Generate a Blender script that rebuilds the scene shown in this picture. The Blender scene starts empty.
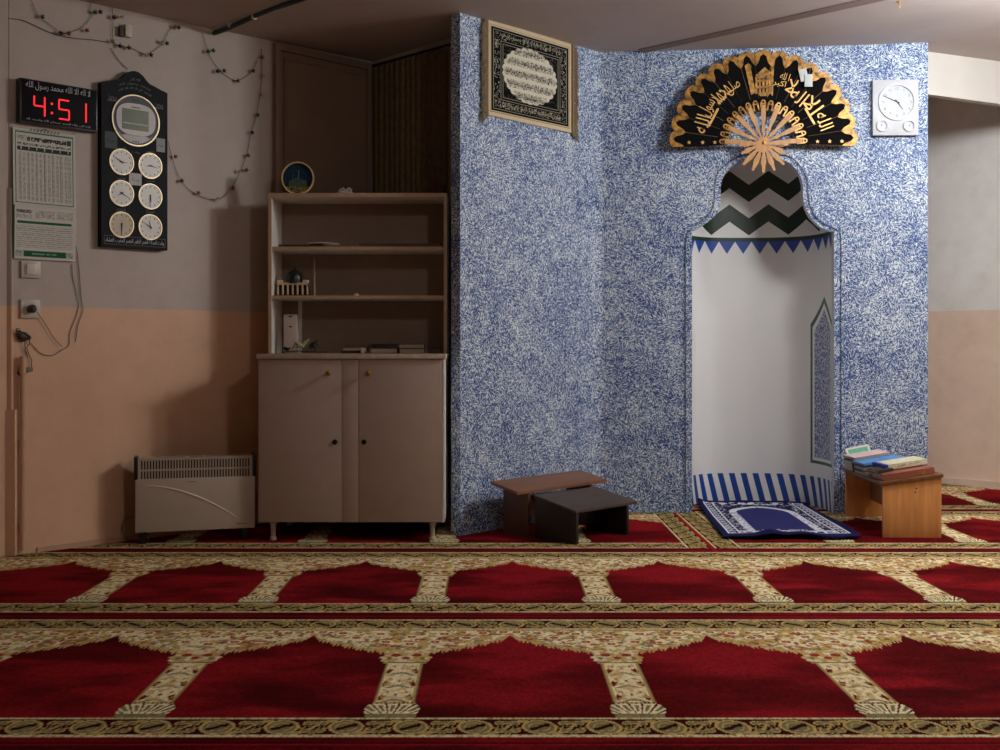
import bpy, bmesh, math, random, unicodedata
import numpy as np
from mathutils import Vector, Matrix
random.seed(7)
S = bpy.context.scene
COL = S.collection
PI = math.pi
F, CX, HY, H = 1140.0, 492.0, 347.0, 0.9      # focal length in px, vanishing column / row, eye height

# ------------------------------------------------------------------ helpers
def lin(r, g=None, b=None):
    if g is None: g = b = r
    return tuple(((c/255)/12.92 if c/255 <= .04045 else ((c/255+.055)/1.055)**2.4) for c in (r, g, b))

class MB:
    """collects geometry, builds ONE mesh object"""
    def __init__(s): s.v = []; s.f = []; s.mi = []; s.sm = []
    def add(s, vs, fs, m=0, smooth=False):
        b = len(s.v); s.v += [tuple(p) for p in vs]
        for f in fs: s.f.append([b+i for i in f]); s.mi.append(m); s.sm.append(smooth)
        return s
    def box(s, x0, x1, y0, y1, z0, z1, m=0, bev=0.0, rot=None, org=(0,0,0)):
        bm = bmesh.new(); bmesh.ops.create_cube(bm, size=1)
        for v in bm.verts:
            v.co = Vector(((x0+x1)/2+v.co.x*(x1-x0), (y0+y1)/2+v.co.y*(y1-y0), (z0+z1)/2+v.co.z*(z1-z0)))
        if bev > 0: bmesh.ops.bevel(bm, geom=bm.edges[:], offset=bev, segments=2, affect='EDGES', profile=.6)
        if rot is not None:
            o = Vector(org)
            for v in bm.verts: v.co = o + rot @ (v.co - o)
        bm.verts.index_update()
        s.add([v.co[:] for v in bm.verts], [[v.index for v in f.verts] for f in bm.faces], m); bm.free(); return s
    def tube(s, pts, r, n=8, m=0, closed=False, caps=True):
        pts = [Vector(p) for p in pts]; rs = r if isinstance(r, (list, tuple)) else [r]*len(pts)
        vs = []; fs = []; N = len(pts); up = None
        for i, p in enumerate(pts):
            t = (pts[min(i+1, N-1)]-pts[max(i-1, 0)])
            if t.length < 1e-9: t = Vector((0,0,1))
            t.normalize()
            if up is None: up = t.orthogonal().normalized()
            up = (up - t*up.dot(t)); up = up.normalized() if up.length > 1e-6 else t.orthogonal().normalized()
            w = t.cross(up)
            for k in range(n):
                a = 2*PI*k/n; vs.append(p+(up*math.cos(a)+w*math.sin(a))*rs[i])
        for i in range(N-1):
            for k in range(n): fs.append([i*n+k, i*n+(k+1)%n, (i+1)*n+(k+1)%n, (i+1)*n+k])
        if caps: fs.append(list(range(n))[::-1]); fs.append([(N-1)*n+k for k in range(n)])
        return s.add(vs, fs, m, True)
    def lathe(s, prof, c=(0,0,0), n=24, axis='z', m=0):
        """prof: (radius, height) list"""
        vs = []; fs = []
        for r, h in prof:
            for k in range(n):
                a = 2*PI*k/n; x, y = r*math.cos(a), r*math.sin(a)
                p = (x, y, h) if axis == 'z' else (x, -h, y)      # axis 'y': height grows toward the viewer (-y)
                vs.append((c[0]+p[0], c[1]+p[1], c[2]+p[2]))
        for i in range(len(prof)-1):
            for k in range(n):
                q = [i*n+k, i*n+(k+1)%n, (i+1)*n+(k+1)%n, (i+1)*n+k]
                fs.append(q)
        fs.append(list(range(n))[::-1]); fs.append([(len(prof)-1)*n+k for k in range(n)])
        return s.add(vs, fs, m, True)
    def plate(s, poly, y0, y1, m=0, side=None):
        """polygon in the xz plane extruded from y0 (back) to y1 (front, smaller y)"""
        n = len(poly); vs = [(x, y0, z) for x, z in poly]+[(x, y1, z) for x, z in poly]
        tri = tess(poly)
        fs = [[a, b, c] for a, b, c in tri]+[[n+a, n+b, n+c] for a, b, c in tri]
        s.add(vs, fs, m)
        s.add(vs, [[i, (i+1) % n, n+(i+1) % n, n+i] for i in range(n)], m if side is None else side); return s
    def flat(s, poly, y, m=0):
        return s.add([(x, y, z) for x, z in poly], [list(t) for t in tess(poly)], m)
    def ring(s, cx, cz, r0, r1, y0, y1, n=32, m=0):
        vs = []; fs = []
        for r, y in ((r0, y0), (r1, y0), (r1, y1), (r0, y1)):
            for k in range(n):
                a = 2*PI*k/n; vs.append((cx+r*math.cos(a), y, cz+r*math.sin(a)))
        for j in range(4):
            for k in range(n):
                fs.append([j*n+k, j*n+(k+1) % n, ((j+1) % 4)*n+(k+1) % n, ((j+1) % 4)*n+k])
        return s.add(vs, fs, m)
    def text(s, txt, cx, cz, y, w=None, h=None, rot=0.0, m=0, arabic=True, plane='xz', curve=None):
        vs, fs, bb = text_geo(txt, arabic)
        bw, bh = bb[1]-bb[0], bb[3]-bb[2]
        sx = (w/bw) if w else h/bh
        sz = (h/bh) if h else sx
        mx, mz = (bb[0]+bb[1])/2, (bb[2]+bb[3])/2
        c, sn = math.cos(rot), math.sin(rot); out = []
        for x, z in vs:
            a, b = (x-mx)*sx, (z-mz)*sz
            if curve:            # bend along a circle of radius |curve| (positive: hump)
                t = a/curve; a, b = (curve+b)*math.sin(t), (curve+b)*math.cos(t)-curve
            px, pz = cx+a*c-b*sn, cz+a*sn+b*c
            out.append((px, y, pz) if plane == 'xz' else (px, pz, y))
        return s.add(out, fs, m)
    def build(s, name, mats, parent=None, loc=None):
        me = bpy.data.meshes.new(name); me.from_pydata(s.v, [], s.f)
        for mt in (mats if isinstance(mats, (list, tuple)) else [mats]): me.materials.append(mt)
        me.polygons.foreach_set('material_index', s.mi); me.polygons.foreach_set('use_smooth', s.sm)
        bm = bmesh.new(); bm.from_mesh(me); bmesh.ops.remove_doubles(bm, verts=bm.verts[:], dist=1e-6)
        if len(bm.faces) < 60000: bmesh.ops.recalc_face_normals(bm, faces=bm.faces[:])
        bm.to_mesh(me); bm.free(); me.update()
        try: me.set_sharp_from_angle(angle=math.radians(38))
        except Exception: pass
        o = bpy.data.objects.new(name, me); COL.objects.link(o)
        if parent: o.parent = parent
        if loc: o.location = loc
        return o

def tess(poly):
    from mathutils.geometry import tessellate_polygon
    return tessellate_polygon([[Vector((x, z, 0)) for x, z in poly]])

# Arabic letters: contextual forms, laid out right to left
_AF = {}
for _cp in list(range(0xFE70, 0xFEFD))+list(range(0xFB50, 0xFBFF)):
    _d = unicodedata.decomposition(chr(_cp))
    if _d.startswith('<'):
        _t, *_r = _d.split()
        if len(_r) == 1: _AF.setdefault(chr(int(_r[0], 16)), {})[_t[1:-1]] = chr(_cp)
_AF['\uFFFC'] = {'isolated': '\uFEFB', 'final': '\uFEFC'}
def shape_ar(s):
    s = s.replace('\u0644\u0627', '\uFFFC'); out = []
    for i, c in enumerate(s):
        if c not in _AF: out.append(c); continue
        p = i > 0 and 'initial' in _AF.get(s[i-1], {})
        n = i < len(s)-1 and 'final' in _AF.get(s[i+1], {}) and 'initial' in _AF[c]
        k = 'medial' if p and n else 'final' if p else 'initial' if n else 'isolated'
        out.append(_AF[c].get(k) or _AF[c].get('isolated') or c)
    return ''.join(reversed(out))
_TG = {}
def text_geo(txt, arabic=True):
    key = (txt, arabic)
    if key in _TG: return _TG[key]
    cu = bpy.data.curves.new('txt', 'FONT'); cu.body = shape_ar(txt) if arabic else txt; cu.size = 1; cu.resolution_u = 3
    o = bpy.data.objects.new('txt', cu); COL.objects.link(o)
    dg = bpy.context.evaluated_depsgraph_get(); e = o.evaluated_get(dg); me = e.to_mesh()
    vs = [(v.co.x, v.co.y) for v in me.vertices]; fs = [list(p.vertices) for p in me.polygons]
    e.to_mesh_clear(); bpy.data.objects.remove(o); bpy.data.curves.remove(cu)
    if not vs: vs, fs = [(0, 0), (1, 0), (1, 1)], [[0, 1, 2]]
    xs = [p[0] for p in vs]; zs = [p[1] for p in vs]
    _TG[key] = (vs, fs, (min(xs), max(xs), min(zs), max(zs))); return _TG[key]

def tag(o, label, cat, group=None, kind=None):
    o['label'] = label; o['category'] = cat
    if group: o['group'] = group
    if kind: o['kind'] = kind
    return o
def thing(name, label, cat, loc=(0,0,0), rot=0.0, group=None):
    o = bpy.data.objects.new(name, None); COL.objects.link(o); o.empty_display_size = .05
    o.location = loc; o.rotation_euler = (0, 0, rot); return tag(o, label, cat, group)
def struct(o): o['kind'] = 'structure'; return o

class Frame:
    """a vertical plane: x along it, -y out of it toward the room, z up"""
    def __init__(s, ox, oy, rot):
        s.o = (ox, oy); s.rot = rot; s.d = (math.cos(rot), math.sin(rot)); s.n = (math.sin(rot), -math.cos(rot))
    def hit(s, px, py, off=0.0):
        a = (px-CX)/F; ox, oy = s.o[0]+s.n[0]*off, s.o[1]+s.n[1]*off
        t = (a*oy-ox)/(s.d[0]-a*s.d[1]); Y = oy+t*s.d[1]
        return t, H-(py-HY)/F*Y
    def at(s, x, off=0.0, z=0.0):
        return (s.o[0]+s.d[0]*x+s.n[0]*off, s.o[1]+s.d[1]*x+s.n[1]*off, z)
def W(px, py, Y): return ((px-CX)/F*Y, Y, H-(py-HY)/F*Y)
def G(px, py, z=0.0):
    Y = F*(H-z)/(py-HY); return ((px-CX)/F*Y, Y, z)

LW = Frame(-1.8895, 5.104, PI/4)                     # left wall
LP = Frame(-.152, 5.43, math.radians(46.8))          # blue panel, left wing
RP = Frame(.583, 6.2115, math.radians(-2.65))        # blue panel with the niche
RW = Frame(2.913, 7.60, math.atan2(-.375, .306))     # far right wall
def ceil_z(X): return 2.464+.0185*(X+1.8)

# ------------------------------------------------------------------ materials
class E:
    """tiny node-expression builder"""
    def __init__(s, nt, k): s.nt = nt; s.k = k
    def _op(s, op, *args):
        n = s.nt.nodes.new('ShaderNodeMath'); n.operation = op
        for i, a in enumerate((s,)+args):
            if isinstance(a, E): s.nt.links.new(a.k, n.inputs[i])
            else: n.inputs[i].default_value = a
        return E(s.nt, n.outputs[0])
    def __add__(s, o): return s._op('ADD', o)
    def __sub__(s, o): return s._op('SUBTRACT', o)
    def __mul__(s, o): return s._op('MULTIPLY', o)
    def __truediv__(s, o): return s._op('DIVIDE', o)
    def abs(s): return s._op('ABSOLUTE')
    def fract(s): return s._op('FRACT')
    def lt(s, o): return s._op('LESS_THAN', o)
    def gt(s, o): return s._op('GREATER_THAN', o)
    def mn(s, o): return s._op('MINIMUM', o)
    def mx(s, o): return s._op('MAXIMUM', o)
    def pp(s, o): return s._op('PINGPONG', o)
def new_mat(name):
    m = bpy.data.materials.new(name); m.use_nodes = True; nt = m.node_tree
    return m, nt, nt.nodes['Principled BSDF']
def tex_noise(nt, vec, scale, detail=4, rough=.55, dist=0.0):
    n = nt.nodes.new('ShaderNodeTexNoise'); n.inputs['Scale'].default_value = scale
    n.inputs['Detail'].default_value = detail; n.inputs['Roughness'].default_value = rough; n.inputs['Distortion'].default_value = dist
    if vec is not None: nt.links.new(vec, n.inputs['Vector'])
    return n
def ramp(nt, fac, stops, interp='LINEAR'):
    r = nt.nodes.new('ShaderNodeValToRGB'); r.color_ramp.interpolation = interp
    e = r.color_ramp.elements
    while len(e) < len(stops): e.new(.5)
    for i, (p, c) in enumerate(stops): e[i].position = p; e[i].color = (*c, 1)
    nt.links.new(fac, r.inputs[0]); return r.outputs[0]
def mixc(nt, fac, a, b, mode='MIX'):
    n = nt.nodes.new('ShaderNodeMix'); n.data_type = 'RGBA'; n.blend_type = mode
    for sock, v in ((n.inputs[0], fac), (n.inputs[6], a), (n.inputs[7], b)):
        if isinstance(v, E): nt.links.new(v.k, sock)
        elif hasattr(v, 'is_output'): nt.links.new(v, sock)
        elif isinstance(v, (int, float)): sock.default_value = v
        else: sock.default_value = (*v, 1)
    return n.outputs[2]
def add_bump(nt, bsdf, height, strength=.3, dist=.002):
    b = nt.nodes.new('ShaderNodeBump'); b.inputs['Strength'].default_value = strength; b.inputs['Distance'].default_value = dist
    nt.links.new(height, b.inputs['Height']); nt.links.new(b.outputs[0], bsdf.inputs['Normal'])
def objco(nt): return nt.nodes.new('ShaderNodeTexCoord').outputs['Object']
def pm(name, col, rough=.55, var=.12, scale=30, metal=0.0, bump=.15, spec=None, emit=None, emit_s=0.0):
    m, nt, b = new_mat(name); co = objco(nt)
    n = tex_noise(nt, co, scale)
    a = tuple(c*(1-var) for c in col); c2 = tuple(min(1, c*(1+var)) for c in col)
    nt.links.new(ramp(nt, n.outputs['Fac'], [(.3, a), (.7, c2)]), b.inputs['Base Color'])
    b.inputs['Roughness'].default_value = rough; b.inputs['Metallic'].default_value = metal
    if spec is not None: b.inputs['Specular IOR Level'].default_value = spec
    if emit: b.inputs['Emission Color'].default_value = (*emit, 1); b.inputs['Emission Strength'].default_value = emit_s
    if bump: add_bump(nt, b, tex_noise(nt, co, scale*6, 2).outputs['Fac'], bump, .001)
    return m
def wood(name, c1, c2, axis=0, rough=.45, scale=6):
    m, nt, b = new_mat(name); co = objco(nt)
    mp = nt.nodes.new('ShaderNodeMapping'); sc = [scale*7]*3; sc[axis] = scale*.5; mp.inputs['Scale'].default_value = sc
    nt.links.new(co, mp.inputs[0])
    n = tex_noise(nt, mp.outputs[0], 1.0, 6, .6, .6)
    nt.links.new(ramp(nt, n.outputs['Fac'], [(.3, c1), (.7, c2)]), b.inputs['Base Color'])
    b.inputs['Roughness'].default_value = rough; add_bump(nt, b, n.outputs['Fac'], .15, .001); return m
def painted(name, rough=.8, var=.12, scale=120, bump=.3, bd=.002, sheen=0.0, spec=.3):
    """albedo pattern stored on the mesh, woven / printed grain from noise"""
    m, nt, b = new_mat(name); at = nt.nodes.new('ShaderNodeAttribute'); at.attribute_name = 'Col'
    co = objco(nt); n = tex_noise(nt, co, scale, 3)
    g = ramp(nt, n.outputs['Fac'], [(.3, (1-var,)*3), (.7, (1+var,)*3)])
    nt.links.new(mixc(nt, 1.0, at.outputs['Color'], g, 'MULTIPLY'), b.inputs['Base Color'])
    b.inputs['Roughness'].default_value = rough; b.inputs['Specular IOR Level'].default_value = spec
    if sheen: b.inputs['Sheen Weight'].default_value = sheen
    if bump: add_bump(nt, b, n.outputs['Fac'], bump, bd)
    return m
def paint_grid(name, nu, nv, u0, u1, v0, v1, pos, col, mat, parent=None, keep=None, offset=None, thick=0.0):
    """grid over (u,v); pos(u,v)->x,y,z arrays; col(u,v)->(n,3)"""
    u = np.linspace(u0, u1, nu+1); v = np.linspace(v0, v1, nv+1); U, V = np.meshgrid(u, v); U = U.ravel(); V = V.ravel()
    x, y, z = pos(U, V); P = np.stack([x, y, z], 1).astype(np.float32); C = np.ones((len(U), 4), np.float32); C[:, :3] = col(U, V)
    i = np.arange(nu)[None, :]+(nu+1)*np.arange(nv)[:, None]; i = i.ravel()
    Q = np.stack([i, i+1, i+nu+2, i+nu+1], 1)
    if keep is not None:
        c = P[Q].mean(1); k = keep(c[:, 0], c[:, 1]); Q = Q[k]
        used = np.unique(Q); rm = -np.ones(len(P), int); rm[used] = np.arange(len(used)); P = P[used]; C = C[used]; Q = rm[Q]
    me = bpy.data.meshes.new(name); me.vertices.add(len(P)); me.loops.add(Q.size); me.polygons.add(len(Q))
    me.vertices.foreach_set('co', P.ravel()); me.loops.foreach_set('vertex_index', Q.ravel().astype(np.int32))
    me.polygons.foreach_set('loop_start', (np.arange(len(Q))*4).astype(np.int32))
    try: me.polygons.foreach_set('loop_total', np.full(len(Q), 4, np.int32))
    except Exception: pass
    me.update(calc_edges=True); me.validate()
    at = me.color_attributes.new('Col', 'FLOAT_COLOR', 'POINT'); at.data.foreach_set('color', C.ravel())
    me.polygons.foreach_set('use_smooth', np.ones(len(Q), bool))
    me.materials.append(mat); o = bpy.data.objects.new(name, me); COL.objects.link(o)
    if parent: o.parent = parent
    if thick:
        md = o.modifiers.new('thickness', 'SOLIDIFY'); md.thickness = thick; md.offset = -1
    return o

# numpy value noise
_rs = np.random.RandomState(3); _T = _rs.rand(256, 256)
def vnoise(x, y):
    xi = np.floor(x).astype(int); yi = np.floor(y).astype(int); fx = x-xi; fy = y-yi
    fx = fx*fx*(3-2*fx); fy = fy*fy*(3-2*fy)
    a = _T[xi & 255, yi & 255]; b = _T[(xi+1) & 255, yi & 255]; c = _T[xi & 255, (yi+1) & 255]; d = _T[(xi+1) & 255, (yi+1) & 255]
    return (a*(1-fx)+b*fx)*(1-fy)+(c*(1-fx)+d*fx)*fy
def fbm(x, y, o=3):
    r = 0; A = .5; t = 0
    for k in range(o): r = r+A*vnoise(x*2**k+17*k, y*2**k+31*k); t += A; A *= .5
    return r/t

# colours (albedo)
WHITE = pm('white_paint', lin(226, 224, 220), .5, .03)
BLACKP = pm('black_plastic', lin(26, 27, 30), .35, .1)
CREAMM = pm('cream_metal', lin(188, 172, 156), .4, .03, bump=.05)
CAB = pm('cabinet_laminate', lin(176, 156, 144), .45, .04, 12, bump=.05)
CABEDGE = pm('cabinet_edge', lin(190, 158, 132), .5, .06, 30)
CABIN = pm('cabinet_inside', lin(240, 234, 224), .55, .04, 12, bump=.05)
CABBACK = pm('cabinet_back_board', lin(150, 128, 112), .6, .08, 8)
MARBLE = pm('cabinet_worktop', lin(190, 172, 155), .35, .2, 60)
BRASS = pm('brass', lin(190, 140, 60), .3, .1, 60, .9)
DARKM = pm('dark_metal', lin(40, 36, 34), .35, .1, 60, .7)
CHROME = pm('pale_metal', lin(190, 185, 180), .3, .05, 60, .8)
GOLD = pm('gold_foil', lin(156, 112, 46), .4, .85, 38, .35, .5)
GOLDF = pm('gold_print', lin(214, 170, 98), .45, .2, 120, .3)
BLACKC = pm('black_cloth', lin(13, 12, 14), .9, .3, 120, bump=.3, spec=.1)
STICKW = wood('fan_stick_wood', lin(176, 126, 72), lin(206, 156, 98), 2)
TAN = pm('tan_fringe', lin(138, 118, 88), .9, .35, 200, bump=.8)
GREYC = pm('grey_cable', lin(96, 88, 80), .6, .1)
DGREEN = pm('dark_green_cable', lin(22, 50, 44), .5, .2)
PAPER = pm('paper', lin(225, 222, 212), .8, .03)
RED_LED = pm('red_led', (.9, .01, .02), .4, 0, emit=(1, .015, .03), emit_s=1.15, bump=0)
INKW = pm('white_ink', lin(205, 208, 212), .6, .15)
INKG = pm('grey_ink', lin(120, 124, 130), .6, .15)
INKB = pm('black_ink', lin(25, 25, 25), .7, .1)
BROWN_CURT = pm('curtain_brown', lin(118, 98, 70), .9, .2, 30)
PAINTED = painted('printed', .75, .06, 300, .1)

# ------------------------------------------------------------------ setting materials
def wall_paint(name, up, low, split=1.078):
    m, nt, b = new_mat(name); co = objco(nt)
    sep = nt.nodes.new('ShaderNodeSeparateXYZ'); nt.links.new(co, sep.inputs[0])
    z = E(nt, sep.outputs[2]); n = tex_noise(nt, co, 2.2, 5, .6); n2 = tex_noise(nt, co, 9, 4, .6)
    edge = tex_noise(nt, co, 14, 2)
    f = (z+(E(nt, edge.outputs['Fac'])-.5)*.006).gt(split)
    c = mixc(nt, f, low, up)
    c = mixc(nt, 1.0, c, ramp(nt, n.outputs['Fac'], [(.3, (.9, .885, .87)), (.65, (1, 1, 1))]), 'MULTIPLY')
    c = mixc(nt, 1.0, c, ramp(nt, n2.outputs['Fac'], [(.25, (.93, .92, .91)), (.5, (1, 1, 1)), (.78, (1.04, 1.04, 1.04))]), 'MULTIPLY')
    # scuffs in the lower band
    sc = tex_noise(nt, co, 5.5, 6, .75, 1.5)
    s = ramp(nt, sc.outputs['Fac'], [(.66, (0,)*3), (.72, (1,)*3)])
    c = mixc(nt, E(nt, s)*.3, c, tuple(x*.72 for x in low))
    nt.links.new(c, b.inputs['Base Color']); b.inputs['Roughness'].default_value = .5
    add_bump(nt, b, n2.outputs['Fac'], .25, .004); return m
PAINT = wall_paint('two_tone_wall_paint', lin(199, 185, 174), lin(232, 190, 157))
PAINTR = wall_paint('two_tone_wall_paint_pale', lin(250, 250, 247), lin(250, 228, 208), 1.137)
CEIL = pm('ceiling_plaster', lin(196, 184, 178), .8, .06, 3, bump=.2)
BEAM = pm('beam_paint', lin(206, 202, 195), .7, .03, 5)
DOORP = pm('door_paint', lin(150, 124, 106), .5, .05, 6)

def wallpaper():
    m, nt, b = new_mat('blue_white_streak_wallpaper')
    uv = nt.nodes.new('ShaderNodeUVMap').outputs[0]
    def layer(off, cell, along, across):
        mp = nt.nodes.new('ShaderNodeMapping'); mp.inputs['Location'].default_value = (off, off*1.7, 0); nt.links.new(uv, mp.inputs[0])
        w = tex_noise(nt, mp.outputs[0], 22, 2)
        dv = nt.nodes.new('ShaderNodeVectorMath'); dv.operation = 'MULTIPLY_ADD'
        nt.links.new(w.outputs['Color'], dv.inputs[0]); dv.inputs[1].default_value = (.045, .045, 0); nt.links.new(mp.outputs[0], dv.inputs[2])
        vo = nt.nodes.new('ShaderNodeTexVoronoi'); vo.inputs['Scale'].default_value = cell; nt.links.new(dv.outputs[0], vo.inputs['Vector'])
        sp = nt.nodes.new('ShaderNodeSeparateColor'); nt.links.new(vo.outputs['Color'], sp.inputs[0])
        an = E(nt, sp.outputs[0])*6.283
        rt = nt.nodes.new('ShaderNodeVectorRotate'); rt.rotation_type = 'Z_AXIS'
        nt.links.new(mp.outputs[0], rt.inputs['Vector']); nt.links.new(an.k, rt.inputs['Angle'])
        m2 = nt.nodes.new('ShaderNodeMapping'); m2.inputs['Scale'].default_value = (along, across, 1); nt.links.new(rt.outputs[0], m2.inputs[0])
        return E(nt, tex_noise(nt, m2.outputs[0], 1.0, 2, .5).outputs['Fac'])
    a = layer(0.0, 21, 46, 170).mx(layer(3.1, 28, 54, 215))
    big = E(nt, tex_noise(nt, uv, 3.2, 4, .6).outputs['Fac']); mid = E(nt, tex_noise(nt, uv, 14, 3, .6).outputs['Fac'])
    f = a+(big-.5)*.13+(mid-.5)*.16
    c = ramp(nt, f.k, [(.455, lin(22, 54, 116)), (.53, lin(58, 97, 160)), (.60, lin(202, 215, 218)), (.72, lin(236, 244, 242))])
    nt.links.new(c, b.inputs['Base Color']); b.inputs['Roughness'].default_value = .6
    add_bump(nt, b, a.k, .2, .001); return m
WPAPER = wallpaper()

def set_uv(o, uvs):
    """uvs: dict vertex index -> (u,v) list per vertex"""
    me = o.data; l = me.uv_layers.new(name='UVMap')
    for lp in me.loops: l.data[lp.index].uv = uvs[lp.vertex_index]

# ------------------------------------------------------------------ room shell
C0 = LW.at(1.730)                                  # room corner behind the cabinet
room = [(-4.6, 2.3935), (-4.6, -2.6), (5.4, -2.6), (5.4, 4.552)]
def quadwall(name, pts, mat, z0=0.0, z1=None):
    mb = MB(); n = len(pts)
    vs = [(x, y, z0) for x, y in pts]+[(x, y, z1 if z1 is not None else ceil_z(x)) for x, y in pts]
    mb.add(vs, [[i, i+1, n+i+1, n+i] for i in range(n-1)]); return struct(mb.build(name, mat))
quadwall('wall_left', [(-4.6, 2.3935), C0[:2]], PAINT)
CW = Frame(C0[0], C0[1], -PI/4)
quadwall('wall_corner', [C0[:2], CW.at(.75)[:2]], PAINT)
RW_a = RW.at(-1.0)[:2]; RW_b = RW.at(4.02)[:2]
quadwall('wall_back', [CW.at(.75)[:2], (.9, 7.0), (1.3, 7.2), RW_a], PAINT)
quadwall('wall_right', [RW_a, RW_b], PAINTR)
quadwall('wall_right_side', [RW_b, (5.4, -2.6)], PAINT)
quadwall('wall_left_side', [(-4.6, 2.3935), (-4.6, -2.6)], PAINT)
quadwall('wall_rear', [(-4.6, -2.6), (5.4, -2.6)], PAINT)
mb = MB(); mb.add([(-4.7, -2.7, -.013), (6, -2.7, -.013), (6, 9, -.013), (-4.7, 9, -.013)], [[0, 1, 2, 3]])
struct(mb.build('floor', pm('floor_screed', lin(96, 40, 38), .8, .2, 4)))
mb = MB(); nx, ny = 24, 24; vs = []
for j in range(ny+1):
    for i in range(nx+1):
        x = -4.7+10.7*i/nx; y = -2.7+11.7*j/ny; vs.append((x, y, ceil_z(x)+.004*math.sin(x*2.1+y*1.3)+.004*math.sin(y*3.1-x)))
mb.add(vs, [[j*(nx+1)+i, j*(nx+1)+i+1, (j+1)*(nx+1)+i+1, (j+1)*(nx+1)+i] for j in range(ny) for i in range(nx)], 0, True)
struct(mb.build('ceiling', CEIL))

def bar45(name, p, q, w, t, mat, z=None):
    """strip under the ceiling from p to q (xy), width w, drop t"""
    p = Vector(p); q = Vector(q); d = (q-p).normalized(); n = Vector((-d.y, d.x))*w/2
    pts = [p+n, q+n, q-n, p-n]; mb = MB()
    vs = [(a.x, a.y, ceil_z(a.x)+.01) for a in pts]+[(a.x, a.y, ceil_z(a.x)-t) for a in pts]
    mb.add(vs, [[4, 5, 6, 7], [0, 1, 5, 4], [1, 2, 6, 5], [2, 3, 7, 6], [3, 0, 4, 7]]); return struct(mb.build(name, mat))
def GC(px, py):                                    # point of the ceiling seen at a pixel
    z = 2.5
    for _ in range(4):
        Y = F*(z-H)/(HY-py); z = ceil_z((px-CX)/F*Y)
    return ((px-CX)/F*Y, Y)
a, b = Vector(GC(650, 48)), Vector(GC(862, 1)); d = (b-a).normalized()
bar45('trim_1', a-d*.05, b+d*2.2, .075, .010, pm('ceiling_step_shade', lin(142, 122, 115), .8, .08, 6))  # strip colour darkened to stand for the shaded face of a ceiling step
# dropped beam on the right
a = Vector(W(926, 52, 6.33)[:2]); d = Vector((.896, .444)); n = Vector((-.444, .896))
mb = MB(); p = [a-d*.25, a+d*2.2, a+d*2.2+n*.05, a-d*.25+n*.05]
vs = [(q.x, q.y, 2.305) for q in p]+[(q.x, q.y, 2.60) for q in p]
mb.add(vs, [[0, 1, 2, 3], [0, 1, 5, 4], [1, 2, 6, 5], [2, 3, 7, 6], [3, 0, 4, 7]])
q = [a-d*.25-n*.012, a+d*2.2-n*.012]
struct(mb.build('trim_2', BEAM))
# stepped pillar at the far left
mb = MB()
for x1, z0, z1, y0 in ((-2.050, 0, .63, 4.90), (-2.067, .63, 1.585, 4.905), (-2.078, 1.585, 2.52, 4.91)):
    mb.box(-3.0, x1, y0, 5.3, z0, z1, 0, .004)
struct(mb.build('trim_3', PAINT))
# closed panel in the corner with a raised frame
mb = MB(); x0, x1, zt = 1.075, 1.70, 2.462
def LWbox(mb, x0, x1, f0, f1, z0, z1, m=0):
    vs = [LW.at(x, f, z) for z in (z0, z1) for x, f in ((x0, f0), (x1, f0), (x1, f1), (x0, f1))]
    mb.add(vs, [[0, 1, 2, 3], [4, 5, 6, 7], [0, 1, 5, 4], [1, 2, 6, 5], [2, 3, 7, 6], [3, 0, 4, 7]], m)
LWbox(mb, x0+.03, x1-.025, .001, .012, .02, zt-.035)
LWbox(mb, x0, x0+.03, .001, .035, .0, zt); LWbox(mb, x1-.025, x1, .001, .035, .0, zt); LWbox(mb, x0+.03, x1-.025, .001, .035, zt-.035, zt)
LWbox(mb, x0+.06, x0+.068, .012, .02, .02, zt-.065); LWbox(mb, x0+.068, x1-.05, .012, .02, zt-.073, zt-.065)
struct(mb.build('door_1', DOORP))
# skirting along the left wall
mb = MB(); LWbox(mb, -.15, 1.07, .001, .008, 0, .022); struct(mb.build('baseboard_left', pm('skirting_paint', lin(200, 160, 130), .6, .1, 8)))
mb = MB()
vs = [RW.at(x, f, z) for z in (0, .045) for x, f in ((-.6, .001), (2.5, .001), (2.5, .014), (-.6, .014))]
mb.add(vs, [[4, 5, 6, 7], [2, 3, 7, 6], [0, 1, 5, 4], [1, 2, 6, 5], [3, 0, 4, 7]]); struct(mb.build('baseboard_right', pm('skirting_pale', lin(240, 218, 202), .6, .08, 8)))

# ------------------------------------------------------------------ blue wall with the prayer niche
sC = 1.0738                                        # length of the left wing
x_end = RP.hit(928, 300)[0]
nL = RP.hit(692, 400)[0]; nR = RP.hit(834, 400)[0]; nC = (nL+nR)/2; nr = (nR-nL)/2; nd = .45; npow = 3.0
arch_px = [(691.9, 232), (697, 229.6), (703.3, 225.3), (709, 221.3), (714, 217), (717.5, 212.6), (719.3, 208), (720.4, 203), (720.7, 197.3), (720.6, 191), (720.9, 185.3), (722.2, 179.6), (724.7, 174.7), (728, 170.4), (732.7, 166.7), (738, 163.6), (744.7, 160.6), (754, 158.6), (763, 158)]
arch_pr = [(833.6, 232), (829.6, 231.2), (824.7, 229.3), (819.6, 226.4), (815.3, 222.7), (810.6, 217.6), (807.3, 212), (804.8, 205.6), (803.3, 198.7), (802.9, 191), (802.5, 184), (800.9, 178), (798, 172), (793.5, 166.3), (787.3, 161.6), (780, 159.6), (771, 158.4), (763, 158)]
aL = [RP.hit(*p) for p in arch_px]; aR = [RP.hit(*p) for p in arch_pr]
zs = sorted(set([0.0, aL[0][1]]+[p[1] for p in aL]+[p[1] for p in aR]))
zl = [p[1] for p in aL]; xl = [p[0] for p in aL]; zr = [p[1] for p in aR]; xr = [p[0] for p in aR]
zapex = min(zl[-1], zr[-1])
z0a = max(zl[0], zr[0]); zl[0] = zr[0] = z0a
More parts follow.
